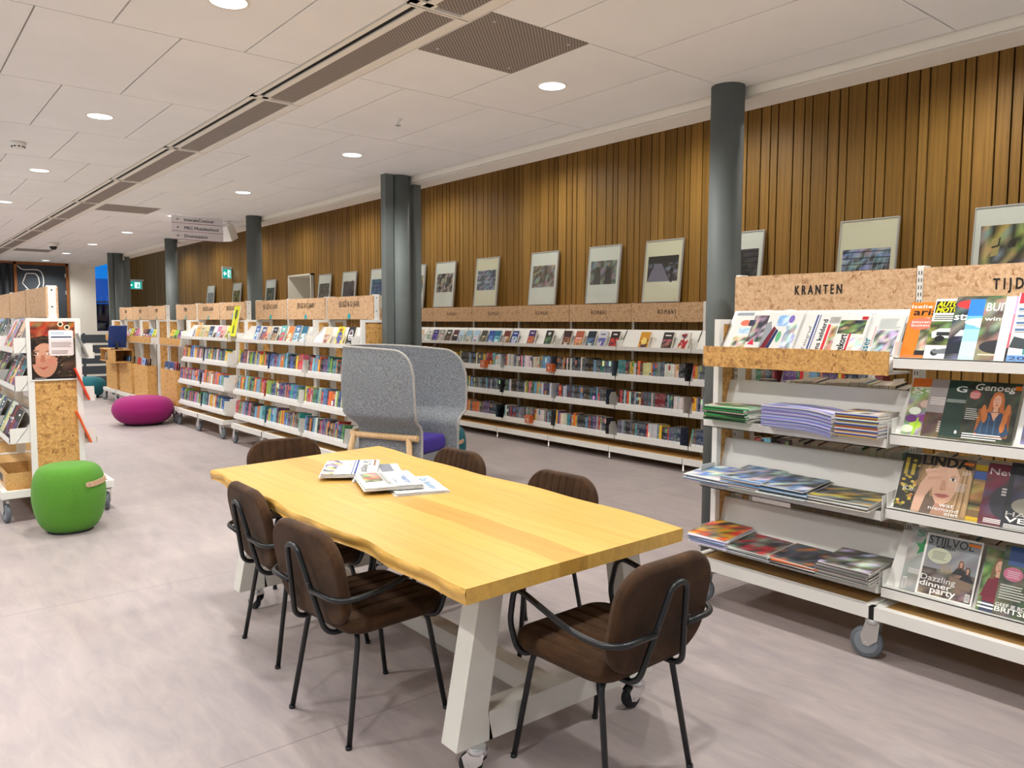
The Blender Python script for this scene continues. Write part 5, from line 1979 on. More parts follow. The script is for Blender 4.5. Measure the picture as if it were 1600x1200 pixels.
def a_ent(a):
    a.photo(0, 0, 1, 1, [H('#4a5a3a'), H('#6a705a'), H('#3a4438')], 55, 6, 8)
    a.rect(0.1, 0.72, 1, 1, H('#3d5a8f'))
    a.text('EN', 0.38, 0.86, 0.10, H('#c9d0c8'), w=0.5, bold=0.05)
    a.text('TI', 0.5, 0.75, 0.10, H('#9ab0c8'), w=0.4, bold=0.05)
    a.ell(0.22, 0.6, 0.17, 0.10, H('#c9708c'))
    a.lines(0.12, 0.55, 0.34, 0.66, 4, H('#f0d8de'), 4, 0.3)
    a.lines(0.04, 0.24, 0.5, 0.46, 6, H('#d8d8cc'), 6, 0.45)
    a.text('GEEF JE BOS', 0.02, 0.13, 0.045, WHT, w=0.56, bold=0.05)
    a.text('BRITSE', 0.02, 0.05, 0.07, WHT, w=0.56, bold=0.07)
    a.text('D', 0.66, 0.25, 0.08, WHT, bold=0.08)
    a.text('ST', 0.66, 0.14, 0.08, WHT, bold=0.08)


def a_plain(c1, c2, s):
    def f(a):
        a.rect(0, 0, 1, 1, H(c1))
        a.photo(0.06, 0.08, 0.94, 0.7, [H(c1), H(c2)], s, 5, 6)
        a.rect(0.08, 0.82, 0.9, 0.92, H(c2))
    return f


MG = [
    (0, -1.641, 0.215, 0.275, a_orange, 'orange magazine headed aria, far left of top display shelf'), (0, -1.535, 0.21, 0.29, a_auto, 'magazine with yellow AUTO MOTO lettering and a white car'),
    (0, -1.446, 0.21, 0.30, a_dark, 'dark blue car magazine between AUTO MOTO and sky-blue magazine'), (0, -1.388, 0.21, 0.285, a_sky, 'sky-blue magazine with white clouds on top display shelf'),
    (0, -1.325, 0.21, 0.285, a_buiten, 'magazine headed BUITEN with winter lettering'), (0, -1.246, 0.21, 0.295, a_pink, 'pink and white magazine right of BUITEN'),
    (0, -1.198, 0.21, 0.31, a_twenty, 'white magazine with red top and blue 20 at its foot'), (0, -0.94, 0.21, 0.29, a_plain('#3a6a8a', '#d8c8a0', 1), 'blue magazine right of the one numbered 20'),
    (1, -1.618, 0.21, 0.275, a_garden, 'garden magazine with white and purple flowers, second shelf'), (1, -1.533, 0.21, 0.275, a_gpink, 'grey magazine with a pink letter g, second shelf'), (1, -1.457, 0.21, 0.275, a_gdark, 'dark green magazine with a small white G'),
    (1, -1.373, 0.205, 0.275, a_genoeg, 'magazine headed Genoeg with a red-haired woman in blue'), (1, -1.155, 0.2, 0.27, a_white, 'pale magazine right of the red-haired woman cover'), (1, -0.93, 0.2, 0.27, a_plain('#8a3a3a', '#e0d0b0', 2), 'red magazine at the right end of second shelf'),
    (2, -1.633, 0.20, 0.265, a_flower, 'black magazine with yellow flowers, left end of third shelf'), (2, -1.38, 0.2, 0.255, a_gold, 'blue and gold magazine behind the LINDA cover'), (2, -1.553, 0.228, 0.27, a_linda, 'magazine headed LINDA. with woman holding hand over one eye'),
    (2, -1.274, 0.2, 0.27, a_news, 'maroon magazine headed News, third shelf'), (2, -1.187, 0.2, 0.285, a_hand, 'dark magazine with lettering HAND VERB, third shelf'), (2, -0.93, 0.2, 0.27, a_plain('#4a5a6a', '#c8b890', 3), 'slate magazine at the right end of third shelf'),
    (3, -1.588, 0.20, 0.30, a_star, 'grey magazine with a green star, left end of bottom display shelf'), (3, -1.515, 0.235, 0.285, a_stijl, 'magazine headed STIJLVOL wonen with two women at dinner table'),
    (3, -1.262, 0.20, 0.27, a_coat, 'magazine with smiling woman in dark red coat'), (3, -1.195, 0.22, 0.30, a_ent, 'green and blue magazine with BRITSE lettering'), (3, -0.93, 0.2, 0.27, a_plain('#2a2a2e', '#c86a3a', 4), 'black magazine at the right end of bottom display shelf')]
cnt = {}
for (row, x, w, h, art, lab) in MG:
    i = cnt.get(row, 0)
    cnt[row] = i + 1
    magazine(x, row, w, h, i, H('#d8d4cc'), art, lab)


# ================================================================ newspapers
def newspaper(x, idx, w, h, seed, art, label, ry=0.0, n=3):
    r0 = empty('newspaper', (x, YR - 0.262 - 0.010 * (idx % 2), 1.331), 0, label, 'newspaper', 'folded newspapers in the KRANTEN trough')
    r0.rotation_euler = (-0.56, ry, 0)
    rr = random.Random(seed)
    mb = MB()
    for k in range(n):
        y = 0.007 * k
        ph = rr.uniform(0, 6)
        dw = rr.uniform(-0.006, 0.012)

        def fn(u, v, y=y, ph=ph, dw=dw, k=k):
            return (dw + w * u, y - 0.004 * math.sin(u * 5 + ph) * v - 0.010 * (1 - u) ** 4 * 0 + 0.002, h * v * (1 + 0.03 * k) + 0.006 * math.sin(u * 7 + ph) * v)
        mb.grid(fn, 8, 8, 0, True, lambda u, v: H('#d9d8d4'))
        mb.grid(lambda u, v, fn=fn: Vector(fn(u, v)) + Vector((0, 0.005, 0)), 8, 8, 0, True, lambda u, v: H('#c9c8c4'), True)
        for (ua, ub) in ((0.0, 0.0), (1.0, 1.0)):
            mb.grid(lambda u, v, fn=fn, ua=ua: Vector(fn(ua, v)) + Vector((0, 0.005 * u, 0)), 1, 8, 0, True, lambda u, v: H('#bdbcb8'))
        mb.grid(lambda u, v, fn=fn: Vector(fn(u, 1.0)) + Vector((0, 0.005 * v, 0)), 8, 1, 0, True, lambda u, v: H('#c6c5c1'))
    mb.build('folded_sheets', 'newsprint', r0)
    mb = MB()
    a = Art(mb, (0, -0.0045, h * 0.27), (w, 0, 0), (0, 0, h * 0.73), step=0.00015, base=0.0004)
    art(a)
    mb.build('front_page', 'newsprint', r0)


NWS = H('#d2d1cc')


def n_first(a):
    a.rect(0, 0, 1, 0.97, NWS)
    a.rect(0.04, 0.9, 0.5, 0.98, H('#8f959c'))
    a.photo(0.55, 0.2, 0.98, 0.9, [H('#3a3c40'), H('#8a8f88'), H('#5a4a48'), H('#b0a8a0')], 2, 5, 7)
    a.ell(0.35, 0.7, 0.13, 0.08, H('#d8705a'))
    a.photo(0.45, 0.62, 0.62, 0.78, [H('#3a3a44'), H('#6a6a74')], 4, 2, 2)
    a.photo(0.24, 0.42, 0.55, 0.56, [H('#9fbcd4'), H('#c8d8e4')], 5, 3, 2, 0.1)
    a.photo(0.18, 0.05, 0.55, 0.33, [H('#a8a860'), H('#4a4a4a'), H('#c8c8c0')], 6, 4, 4)
    a.poly([(0.6, 0.14), (0.72, 0.28), (0.78, 0.12)], H('#c8304a'))


def n_second(a):
    a.rect(0, 0, 1, 0.97, NWS)
    a.poly([(0, 0), (0.2, 0), (0.25, 0.45), (0.12, 0.75), (0, 0.7)], H('#8a8f94'))
    a.poly([(0.02, 0), (0.2, 0.0), (0.34, 0.55), (0.25, 0.62)], H('#6a2430'))
    a.poly([(0.2, 0.0), (0.3, 0.0), (0.42, 0.5), (0.35, 0.55)], H('#26355a'))
    a.photo(0.3, 0.62, 0.62, 0.9, [H('#7fa8d0'), H('#c0d4e8')], 7, 3, 3, 0.1)
    a.ell(0.48, 0.35, 0.07, 0.14, H('#5fa87a'))
    a.photo(0.62, 0.05, 0.95, 0.7, [H('#d8d8d8'), H('#a8a8c0'), H('#e8e8e8'), H('#8a8a98')], 8, 5, 6)
    a.ell(0.7, 0.8, 0.08, 0.10, H('#7a6ab0'))


def n_tel(a):
    a.rect(0, 0, 1, 0.97, NWS)
    a.text('Telegraaf', 0.30, 0.04, 0.075, H('#3a3c42'), w=0.62, rot=90)
    a.rect(0.34, 0, 0.38, 0.95, H('#3c4a80'))
    a.rect(0.41, 0, 0.43, 0.95, H('#3c4a80'))
    a.text('ans kelderd', 0.62, 0.0, 0.11, H('#1b1c20'), w=0.82, rot=90, bold=0.06)
    a.rect(0.66, 0, 0.72, 0.7, H('#c8303a'))
    a.lines(0.66, 0.74, 0.98, 0.9, 8, H('#9a9a96'), 4, 0.4)
    a.photo(0.75, 0.02, 1.0, 0.66, [H('#a89a80'), H('#6a6048'), H('#d0c8b0'), H('#c89a70')], 9, 4, 8)


def n_gek(a):
    a.rect(0, 0, 1, 0.97, NWS)
    a.photo(0.02, 0.5, 0.9, 0.85, [H('#4a5248'), H('#6a7a50'), H('#a8b070'), H('#33383e')], 10, 5, 5)
    a.text('gekort', 0.40, 0.02, 0.16, H('#1b1c20'), w=0.46, rot=90, bold=0.07)
    a.rect(0.45, 0.0, 0.52, 0.5, H('#b83038'))
    a.rect(0.72, 0.86, 0.92, 0.94, H('#b02a34'))
    a.photo(0.56, 0.05, 1, 0.4, [H('#d8d4d0'), H('#c0b8c0'), H('#e8e4e0')], 11, 4, 4)


def n_isser(a):
    a.rect(0, 0, 1, 0.97, H('#cfd0cc'))
    a.text('isser', 0.30, 0.0, 0.14, H('#256f80'), w=0.40, rot=90, bold=0.06)
    a.rect(0.33, 0.2, 0.345, 0.7, H('#b84048'))
    a.lines(0.4, 0.64, 0.98, 0.9, 8, H('#8a9490'), 5, 0.3)
    a.photo(0.38, 0.02, 0.96, 0.6, [H('#a8aab0'), H('#7a7e88'), H('#55585e'), H('#c0c2c8'), H('#b8bac0')], 12, 7, 7)


newspaper(-2.63, 0, 0.235, 0.33, 1, n_first, 'folded newspaper with orange portrait, left end of the KRANTEN trough')
newspaper(-2.405, 1, 0.20, 0.33, 2, n_second, 'newspaper with cartoon figures, second in the KRANTEN trough')
newspaper(-2.215, 0, 0.24, 0.32, 3, n_tel, 'newspaper with sideways Telegraaf masthead in the trough', n=4)
newspaper(-1.995, 1, 0.15, 0.31, 4, n_gek, 'newspaper with sideways headline gekort, right of Telegraaf')
newspaper(-1.87, 0, 0.18, 0.31, 5, n_isser, 'greyish newspaper with teal sideways lettering, right end of the trough')


# ================================================================ lying stacks in the newspaper bay
def lying_magazine(x, y, z, w, d, t, rz, sag, tilt, c1, seed, label, group, art=None, curl=0.0):
    """sags over the lip and curls up at the back board; spine edge towards -y"""
    mb = MB()
    rr = random.Random(seed)

    def f(u, v, top):
        X = (u - 0.5) * w
        Y = (v - 0.5) * d
        Z = tilt * Y + sag * (v - 0.5) * (v - 0.5) * 4 * 0.5 + curl * (max(0.0, u - 0.55) / 0.45) ** 2
        return (X, Y, Z + (t if top else 0))
    e = H('#e4e1da')
    edge = e
    if art is None:
        edge = tuple(c * rr.uniform(0.8, 1.1) for c in c1)
    mb.grid(lambda u, v: f(u, v, 1), 6, 8, 0, True, lambda u, v: c1)
    mb.grid(lambda u, v: f(u, v, 0), 6, 8, 0, True, lambda u, v: c1, True)
    mb.grid(lambda u, v: f(u, 0.0, v), 6, 1, 0, False, lambda u, v: edge)
    mb.grid(lambda u, v: f(u, 1.0, v), 6, 1, 0, False, lambda u, v: e, True)
    mb.grid(lambda u, v: f(1.0, u, v), 8, 1, 0, False, lambda u, v: e)
    mb.grid(lambda u, v: f(0.0, u, v), 8, 1, 0, False, lambda u, v: e, True)
    if art:
        n = 7
        g = random.Random(seed + 77)
        pal = [H(c) for c in art]
        cc = [[tuple(q * g.uniform(0.7, 1.25) for q in g.choice(pal)) for _ in range(n + 1)] for _ in range(n + 1)]
        for i in range(n):
            for j in range(n):
                q = ((i, j), (i + 1, j), (i + 1, j + 1), (i, j + 1))
                pts = []
                for a_, b_ in q:
                    p = Vector(f(a_ / n, b_ / n, 1))
                    p.z += 0.0006
                    pts.append(p)
                mb.face(pts, 0, [cc[a_][b_] for a_, b_ in q])
    o = mb.build('lying_magazine', 'print', None, (x, y, z), (0, 0, rz))
    tag(o, label, 'magazine', group)
    return o


def stack(x, y, z, n, w, d, t, cols, seed, nm, jx=0.006, jr=0.03, sag=0.0, tilt=0.0, top_art=None, curl=0.0, rz=0.0):
    r = random.Random(seed)
    for k in range(n):
        c = H(cols[k % len(cols)] if k < n - 1 or not top_art else '#e0ddd6')
        lying_magazine(x + r.uniform(-jx, jx), y + r.uniform(-jx, jx), z + k * t, w, d, t * 0.93, rz + r.uniform(-jr, jr), sag, tilt, c, seed * 50 + k,
                       '%s of the %s' % ('topmost magazine' if k == n - 1 else ordinal(k + 1) + ' magazine from the bottom', nm), 'magazines lying in the newspaper bay', top_art if k == n - 1 else None, curl)


stack(-2.50, YR - 0.268, 1.0245, 14, 0.27, 0.20, 0.0058, ['#2f8f4a', '#1e2a24', '#37a055', '#c9b8a8', '#2a7a40'], 1, 'green-edged pile, left end of upper shelf', 0.014, 0.08, top_art=('#2f8f4a', '#7a2a30', '#1e2a24', '#d8c8b8'))
stack(-2.09, YR - 0.268, 1.0245, 26, 0.38, 0.20, 0.0042, ['#8f92c8', '#c9c8dc', '#a6a8d2', '#7478b4'], 2, 'tall violet-blue pile, middle of upper shelf', 0.004, 0.015, top_art=('#6a6fb0', '#c9c8dc', '#8f92c8'), curl=-0.02)
stack(-1.775, YR - 0.268, 1.0245, 17, 0.205, 0.21, 0.0065, ['#b08a3a', '#2f3f8a', '#d8d4cc', '#c09a48', '#344a9a', '#e0dcd4', '#a84a38'], 3, 'gold and blue pile, right end of upper shelf', 0.004, 0.02, top_art=('#b08a3a', '#2f3f8a', '#d8d4cc'))
stack(-2.58, YR - 0.283, 0.695, 6, 0.30, 0.23, 0.005, ['#3f6fb0', '#d8d8d4', '#5a86c0'], 4, 'thin blue pile, left end of middle shelf', 0.012, 0.06, tilt=0.10, top_art=('#4a7fc0', '#8f979c', '#d8dcd8'))
stack(-2.37, YR - 0.283, 0.695, 11, 0.25, 0.24, 0.0052, ['#c9c6b4', '#6f8fb8', '#d8d6c8', '#c0bca8'], 5, 'cream-edged pile, second on middle shelf', 0.008, 0.04, tilt=0.12, top_art=('#5a86c0', '#8f979c', '#c8ccd0', '#4a4e54'))
stack(-2.13, YR - 0.283, 0.695, 10, 0.27, 0.24, 0.0050, ['#7f9cc4', '#d8dadc', '#5c7fb0', '#3f444c'], 6, 'blue and white pile, third on middle shelf', 0.014, 0.06, tilt=0.12, top_art=('#5c7fb0', '#6a6e6a', '#b8bcc0', '#3a3e44'))
stack(-1.84, YR - 0.283, 0.695, 7, 0.31, 0.23, 0.0048, ['#d8d6ce', '#2c2e30', '#c9c7bf'], 7, 'black and white pile, right end of middle shelf', 0.008, 0.03, tilt=0.08, top_art=('#2c2e30', '#b8a040', '#6a6e6a'))
stack(-2.56, YR - 0.283, 0.350, 9, 0.25, 0.26, 0.0058, ['#c9c8d2', '#d6d6dc', '#8f96b8'], 8, 'pile with red and yellow cover, left end of lower shelf', 0.012, 0.06, tilt=0.12, top_art=('#c83a2a', '#d8a02a', '#3a3a2c', '#8a8a70', '#b84a30'))
stack(-2.31, YR - 0.283, 0.350, 6, 0.25, 0.25, 0.005, ['#8f8f8a', '#d8d6d0', '#3a3a3c'], 9, 'grey-green pile, second on lower shelf', 0.012, 0.06, tilt=0.10, top_art=('#5a5f52', '#8a8f86', '#2c2e30', '#a82a38'))
stack(-2.06, YR - 0.283, 0.350, 6, 0.25, 0.25, 0.005, ['#2c2e30', '#c86a3a', '#d8d6d0'], 10, 'dark pile with orange cover, third on lower shelf', 0.012, 0.08, tilt=0.10, top_art=('#2c2e34', '#c86a3a', '#3a4a5a', '#5a5a5a'))
stack(-1.80, YR - 0.283, 0.350, 13, 0.26, 0.25, 0.0052, ['#7d7c76', '#b8b5ac', '#56554f'], 11, 'tall grey pile, right end of lower shelf', 0.006, 0.03, tilt=0.08, top_art=('#6a645c', '#8f887c', '#3a3c40', '#cfd4da'), curl=0.0)


# ================================================================ the table
def table():
    TZ, T = 0.76, 0.05
    r0 = empty('library_table', (-3.06, 1.89, 0), 0, 'long oak live-edge table on white trapezoid frame with castors', 'table')
    ox, oy = -3.06, 1.89

    def edge_near(x):   # top edge towards the camera
        t = (x + 4.20) / 2.37
        return 1.352 - 0.022 * t + 0.010 * math.sin(t * 9.0 + 0.8) + 0.007 * math.sin(t * 19 + 1) + 0.006 * math.sin(t * 37) - (0.006 * math.exp(-((t - 0.55) / 0.12) ** 2))

    def edge_far(x):
        t = (x + 4.37) / 2.5
        return 2.462 - 0.062 * t + 0.013 * math.sin(t * 8 + 2) + 0.008 * math.sin(t * 23)

    def xl(y):
        return -4.20 - 0.155 * (y - 1.35)

    def xr(y):
        return -1.835 - 0.035 * (y - 1.33)
    NX = 90
    planks = [0, 0.13, 0.255, 0.37, 0.50, 0.625, 0.75, 0.88, 1.0]
    tones = [H(c) for c in ('#e0b056', '#e3b55c', '#dbac54', '#d4a34b', '#dfb058', '#d9aa52', '#e2b45a', '#deae56')]
    mb = MB()
    # each plank has a few lengths of its own tone
    rr = random.Random(4)
    for p in range(8):
        cuts = sorted([0.0, 1.0] + [rr.uniform(0.2, 0.8) for _ in range(rr.choice((0, 1, 1)))])
        for ci in range(len(cuts) - 1):
            kk = rr.uniform(0.86, 1.05)
            c = tuple(q * kk for q in tones[p])
            k0, k1 = int(cuts[ci] * NX), int(cuts[ci + 1] * NX)


            def fn(u, v, p=p, k0=k0, k1=k1):
                s = (k0 + (k1 - k0) * u) / NX
                q = planks[p] + (planks[p + 1] - planks[p]) * v
                yn, yf = 1.36, 2.43
                yy = yn + (yf - yn) * q
                x = xl(yy) + (xr(yy) - xl(yy)) * s
                a, b = edge_near(x), edge_far(x)
                y = a + (b - a) * q
                return (x - ox, y - oy, TZ)
            mb.grid(fn, max(1, k1 - k0), 2, 0, False, lambda u, v, c=c: c)
            mb.grid(lambda u, v, fn=fn: Vector(fn(u, v)) - Vector((0, 0, T)), max(1, k1 - k0), 2, 0, False, lambda u, v, c=c: c, True)
            # sawn ends
            for uu in (0.0, 1.0):
                if (uu == 0.0 and ci == 0) or (uu == 1.0 and ci == len(cuts) - 2):
                    cc = tuple(q * 0.80 for q in c)
                    mb.grid(lambda u, v, fn=fn, uu=uu: Vector(fn(uu, u)) - Vector((0, 0, T * (1 - v))), 2, 1, 0, False, lambda u, v, cc=cc: cc, uu == 0.0)
    # natural edges, bulging and undercut
    for side in (0, 1):
        c = tones[0] if side == 0 else tones[7]
        sg = -1 if side == 0 else 1

        def fe(u, v, side=side, sg=sg):
            yy = 1.35 if side == 0 else 2.43
            x = xl(yy) + (xr(yy) - xl(yy)) * u
            y = edge_near(x) if side == 0 else edge_far(x)
            out = 0.012 * math.sin(v * PI * 0.6) + 0.006 * math.sin(u * 31 + v * 3) * v + 0.004 * math.sin(u * 67) * math.sin(v * PI)
            if v == 0:
                out = 0
            if v == 1:
                out = 0.0
            z = TZ - T * v
            yin = 0.0 if v < 0.3 else (v - 0.3) * 0.035
            return (x - ox, y - oy + sg * (out - yin * (1 if v < 1 else 0)), z)
        mb.grid(fe, NX, 7, 0, True, lambda u, v, c=c: tuple(q * (0.92 + 0.05 * math.sin(v * 14 + u * 30)) for q in c), side == 0)
    mb.build('tabletop', 'oak_top', r0)
    # end frames: white 100 x 100 mm tube trapezoids
    for i, (xc, sgn) in enumerate(((-2.10, 1), (-4.10, -1))):
        mb = MB()
        w = 0.045
        x0, x1 = xc - w - ox, xc + w - ox
        yb0, yb1, yt0, yt1 = 1.446, 2.44, 1.56, 2.33
        zb, zt, tw, bh = 0.11, 0.705, 0.10, 0.10
        k = (yt0 - yb0) / (zt - zb)
        P = [(x0, yb0 - oy, zb), (x0, yb0 + tw + 0.02 - oy + k * bh, zb + bh), (x0, yt0 + tw - oy, zt), (x0, yt0 - oy, zt)]
        P = [(x0, yb0 - oy, zb), (x0, yb0 + 0.155 - oy, zb), (x0, yb0 + 0.115 + k * bh - oy, zb + bh), (x0, yt0 + tw - oy, zt), (x0, yt0 - oy, zt)]
        mb.prism(P[::-1], (2 * w, 0, 0))
        Q = [(x0, yb1 - oy, zb), (x0, yb1 - 0.155 - oy, zb), (x0, yb1 - 0.115 - k * bh - oy, zb + bh), (x0, yt1 - tw - oy, zt), (x0, yt1 - oy, zt)]
        mb.prism(Q, (2 * w, 0, 0))
        mb.box(x0, x1, yb0 + 0.14 - oy, yb1 - 0.14 - oy, zb, zb + bh)
        mb.box(x0 - 0.0, x1 + 0.0, yt0 - 0.02 - oy, yt1 + 0.02 - oy, zt, zt + 0.006)
        fr = mb.build('end_frame', 'white_table_paint', r0)
    mb = MB()
    mb.box(-4.055 - ox, -2.145 - ox, 1.90 - oy, 1.98 - oy, 0.11, 0.19)
    mb.build('stretcher', 'white_table_paint', r0)
    for i, (x, y, a) in enumerate(((-2.05, 1.53, 0.5), (-2.05, 2.33, 1.45), (-4.05, 1.54, 0.2), (-4.08, 2.33, 1.3))):
        caster(r0, x - ox, y - oy, a, 0.042, 'caster', ('black_rubber', 'black_rubber', 'chrome'), 0.112)


table()


# ================================================================ the chairs
def make_chair():
    r0 = empty('armchair', (0, 0, 0))
    mb = MB()
    rounded_slab(mb, 0.48, 0.46, 0.065, 0.09, 0.03, Matrix.Translation((0, 0.005, 0.447)), 0, 0.068, nx=120)
    mb.build('seat', 'suede', r0)
    mb = MB()
    # channels face the sitter
    rounded_slab(mb, 0.48, 0.37, 0.045, 0.13, 0.02, Matrix.Translation((0, -0.250, 0.622)) @ Matrix.Rotation(-(PI / 2 - 0.19), 4, 'X'), 0, 0.048, nx=120)
    mb.build('backrest', 'suede', r0)
    R = 0.0105
    # hairpin behind the backrest
    mb = MB()
    P = [(-0.115, -0.06, 0.408), (-0.115, -0.255, 0.408), (-0.036, -0.325, 0.735), (0.036, -0.325, 0.735), (0.115, -0.255, 0.408), (0.115, -0.06, 0.408)]
    mb.tube(fillet(P, [0, 0.05, 0.034, 0.034, 0.05, 0]), R, 12)
    for s in (-1, 1):
        mb.lathe([(0.007, 0), (0.007, 0.004), (0.003, 0.006)], 10, 0, Matrix.Translation((s * 0.079, -0.303, 0.60)) @ Matrix.Rotation(PI / 2, 4, 'X'))
    mb.build('back_bracket', 'black_metal', r0)
    for s in (-1, 1):
        mb = MB()
        P = [(s * 0.078, -0.294, 0.575), (s * 0.265, -0.286, 0.572), (s * 0.285, -0.13, 0.585), (s * 0.265, 0.165, 0.655), (s * 0.258, 0.195, 0.52), (s * 0.25, 0.16, 0.408), (s * 0.13, 0.14, 0.405)]
        mb.tube(fillet(P, [0, 0.10, 0.09, 0.05, 0.03, 0.05, 0], 8), R, 12)
        mb.build('armrest', 'black_metal', r0)
    for sx in (-1, 1):
        for sy in (-1, 1):
            mb = MB()
            P = [(sx * 0.09, sy * 0.14, 0.405), (sx * 0.178, sy * 0.158, 0.405), (sx * 0.212, sy * 0.224, 0.004)]
            mb.tube(fillet(P, [0, 0.05, 0]), R, 12)
            mb.lathe([(0.0125, 0.0), (0.0125, 0.012)], 12, 0, Matrix.Translation((sx * 0.212, sy * 0.225, 0)))
            mb.build('leg', 'black_metal', r0)
    return r0


proto = make_chair()


def copy_tree(o, parent=None):
    c = o.copy()
    COL.objects.link(c)
    c.parent = parent
    for ch in list(o.children):
        copy_tree(ch, c)
    return c


CH = [(-2.710, 1.478, 0.075, 'brown suede armchair seen from behind at the table\'s near long side, right one'),
      (-3.495, 1.566, -0.02, 'brown suede armchair seen from behind at the near long side, left one'),
      (-1.85, 1.925, PI / 2 + 0.03, 'brown suede armchair at the right-hand end of the oak table'),
      (-4.50, 1.98, -PI / 2 - 0.12, 'brown suede armchair at the far left end of the table, below the JEUGD racks'),
      (-3.70, 2.37, PI + 0.05, 'brown suede armchair at the far side of table, in front of felt chair'),
      (-2.80, 2.36, PI + 0.06, 'brown suede armchair at the far side of table, nearest the newspaper rack')]
for i, (x, y, a, lab) in enumerate(CH):
    c = proto if i == 0 else copy_tree(proto)
    c.location = (x, y, 0)
    c.rotation_euler = (0, 0, a)
    tag(c, lab, 'chair', 'brown armchairs around the table')


# ================================================================ papers on the table
def table_paper(x, y, z, w, d, rz, art, label, t=0.010, fold=1, seed=0):
    r0 = empty('table_newspaper', (x, y, z), rz, label, 'newspaper', 'newspapers lying on the table')
    rr = random.Random(seed)

    def hgt(u, v):
        return 0.0025 + 0.006 * math.sin(u * 2.6 + seed) ** 2 * v + 0.004 * math.sin(v * 5 + seed)**2

    mb = MB()
    for k in range(3):
        zz = k * t / 3
        ins = 0.004 * k

        def fn(u, v, zz=zz, ins=ins):
            return ((u - 0.5) * (w - ins), (v - 0.5) * (d - 2 * ins) + ins * 0.6, zz + hgt(u, v) * (k / 3 + 0.3))
        mb.grid(fn, 10, 8, 0, True, lambda u, v: H('#d6d5d0'))
        mb.grid(lambda u, v, fn=fn: Vector(fn(u, v)) - Vector((0, 0, t / 3 * 0.8)), 10, 8, 0, True, lambda u, v: H('#bdbcb8'), True)
        for vv, fl in ((0.0, False), (1.0, True)):
            mb.grid(lambda u, v, fn=fn, vv=vv: Vector(fn(u, vv)) - Vector((0, 0, t / 3 * 0.8 * (1 - v))), 10, 1, 0, True, lambda u, v: H('#dddcd8'), fl)
        for uu, fl in ((1.0, False), (0.0, True)):
            mb.grid(lambda u, v, fn=fn, uu=uu: Vector(fn(uu, u)) - Vector((0, 0, t / 3 * 0.8 * (1 - v))), 8, 1, 0, True, lambda u, v: H('#dddcd8'), fl)
    mb.build('folded_sheets', 'newsprint', r0)
    mb = MB()
    a = Art(mb, (-w / 2 + 0.006, -d / 2 + 0.006, t + 0.0115), (w - 0.012, 0, 0), (0, d - 0.012, 0), step=0.00012, base=0.0003)
    a.rect(0, 0, 1, 1, NWS)
    art(a)
    # drape the printed face on the sheet
    for i, vv in enumerate(mb.v):
        u = vv[0] / w + 0.5
        v = vv[1] / d + 0.5
        mb.v[i] = (vv[0], vv[1], vv[2] - 0.0115 + hgt(u, v) * (2 / 3 + 0.3) - t / 3 + 0.0015)
    mb.build('front_page', 'newsprint', r0)
    return r0


def t_tel(a):
    a.photo(0.0, 0.02, 1, 0.52, [H('#d8c070'), H('#6a4a9a'), H('#c8b8c8'), H('#8a8a90'), H('#e0dcd8'), H('#4a3a6a')], 3, 9, 5)
    a.text('De Telegraaf', 0.12, 0.72, 0.14, H('#3a3c48'), w=0.78)
    a.rect(0, 0.60, 1, 0.63, H('#3c4a90'))
    a.rect(0, 0.55, 1, 0.565, H('#3c4a90'))
    a.lines(0.04, 0.92, 0.6, 0.98, 1, H('#8a6a50'), 2)


def t_vk(a):
    a.photo(0.04, 0.08, 0.62, 0.40, [H('#b06a58'), H('#8a8a80'), H('#6a6a60'), H('#c8a890')], 5, 6, 3)
    a.lines(0.04, 0.42, 0.96, 0.52, 4, H('#8a8a88'), 3)
    a.text('de Volkskrant', 0.10, 0.74, 0.13, H('#3a78b8'), w=0.8, shear=0.15)
    a.text('Een nieuwe', 0.1, 0.57, 0.10, H('#5a7a98'), w=0.7)
    a.ell(0.12, 0.66, 0.05, 0.05, H('#c8b84a'))


def t_st(a):
    a.text('De Stentor', 0.2, 0.72, 0.14, H('#3f8ac0'), w=0.7)
    a.lines(0.05, 0.1, 0.95, 0.6, 10, H('#9a9a98'), 3, 0.4)


def t_plain(a):
    a.rect(0.0, 0.6, 1, 0.95, H('#7d8088'))
    a.lines(0.05, 0.05, 0.95, 0.5, 10, H('#a0a09c'), 3, 0.4)


TT = 0.7615
table_paper(-3.56, 2.00, TT, 0.40, 0.27, -0.42, t_plain, 'folded newspaper with grey photo strip lying under the Telegraaf and the blue masthead paper', 0.006, seed=2)
table_paper(-3.66, 1.905, TT + 0.017, 0.40, 0.29, -0.55, t_tel, 'newspaper headed De Telegraaf with colourful photo, left on the table', 0.012, seed=1)
table_paper(-3.16, 1.975, TT, 0.36, 0.26, -0.30, t_st, 'newspaper with pale blue De Stentor masthead, right under the front one', 0.008, seed=4)
table_paper(-3.265, 1.895, TT + 0.019, 0.38, 0.28, -0.36, t_vk, 'newspaper with red-brown photo and blue masthead, front on the table', 0.010, seed=3)


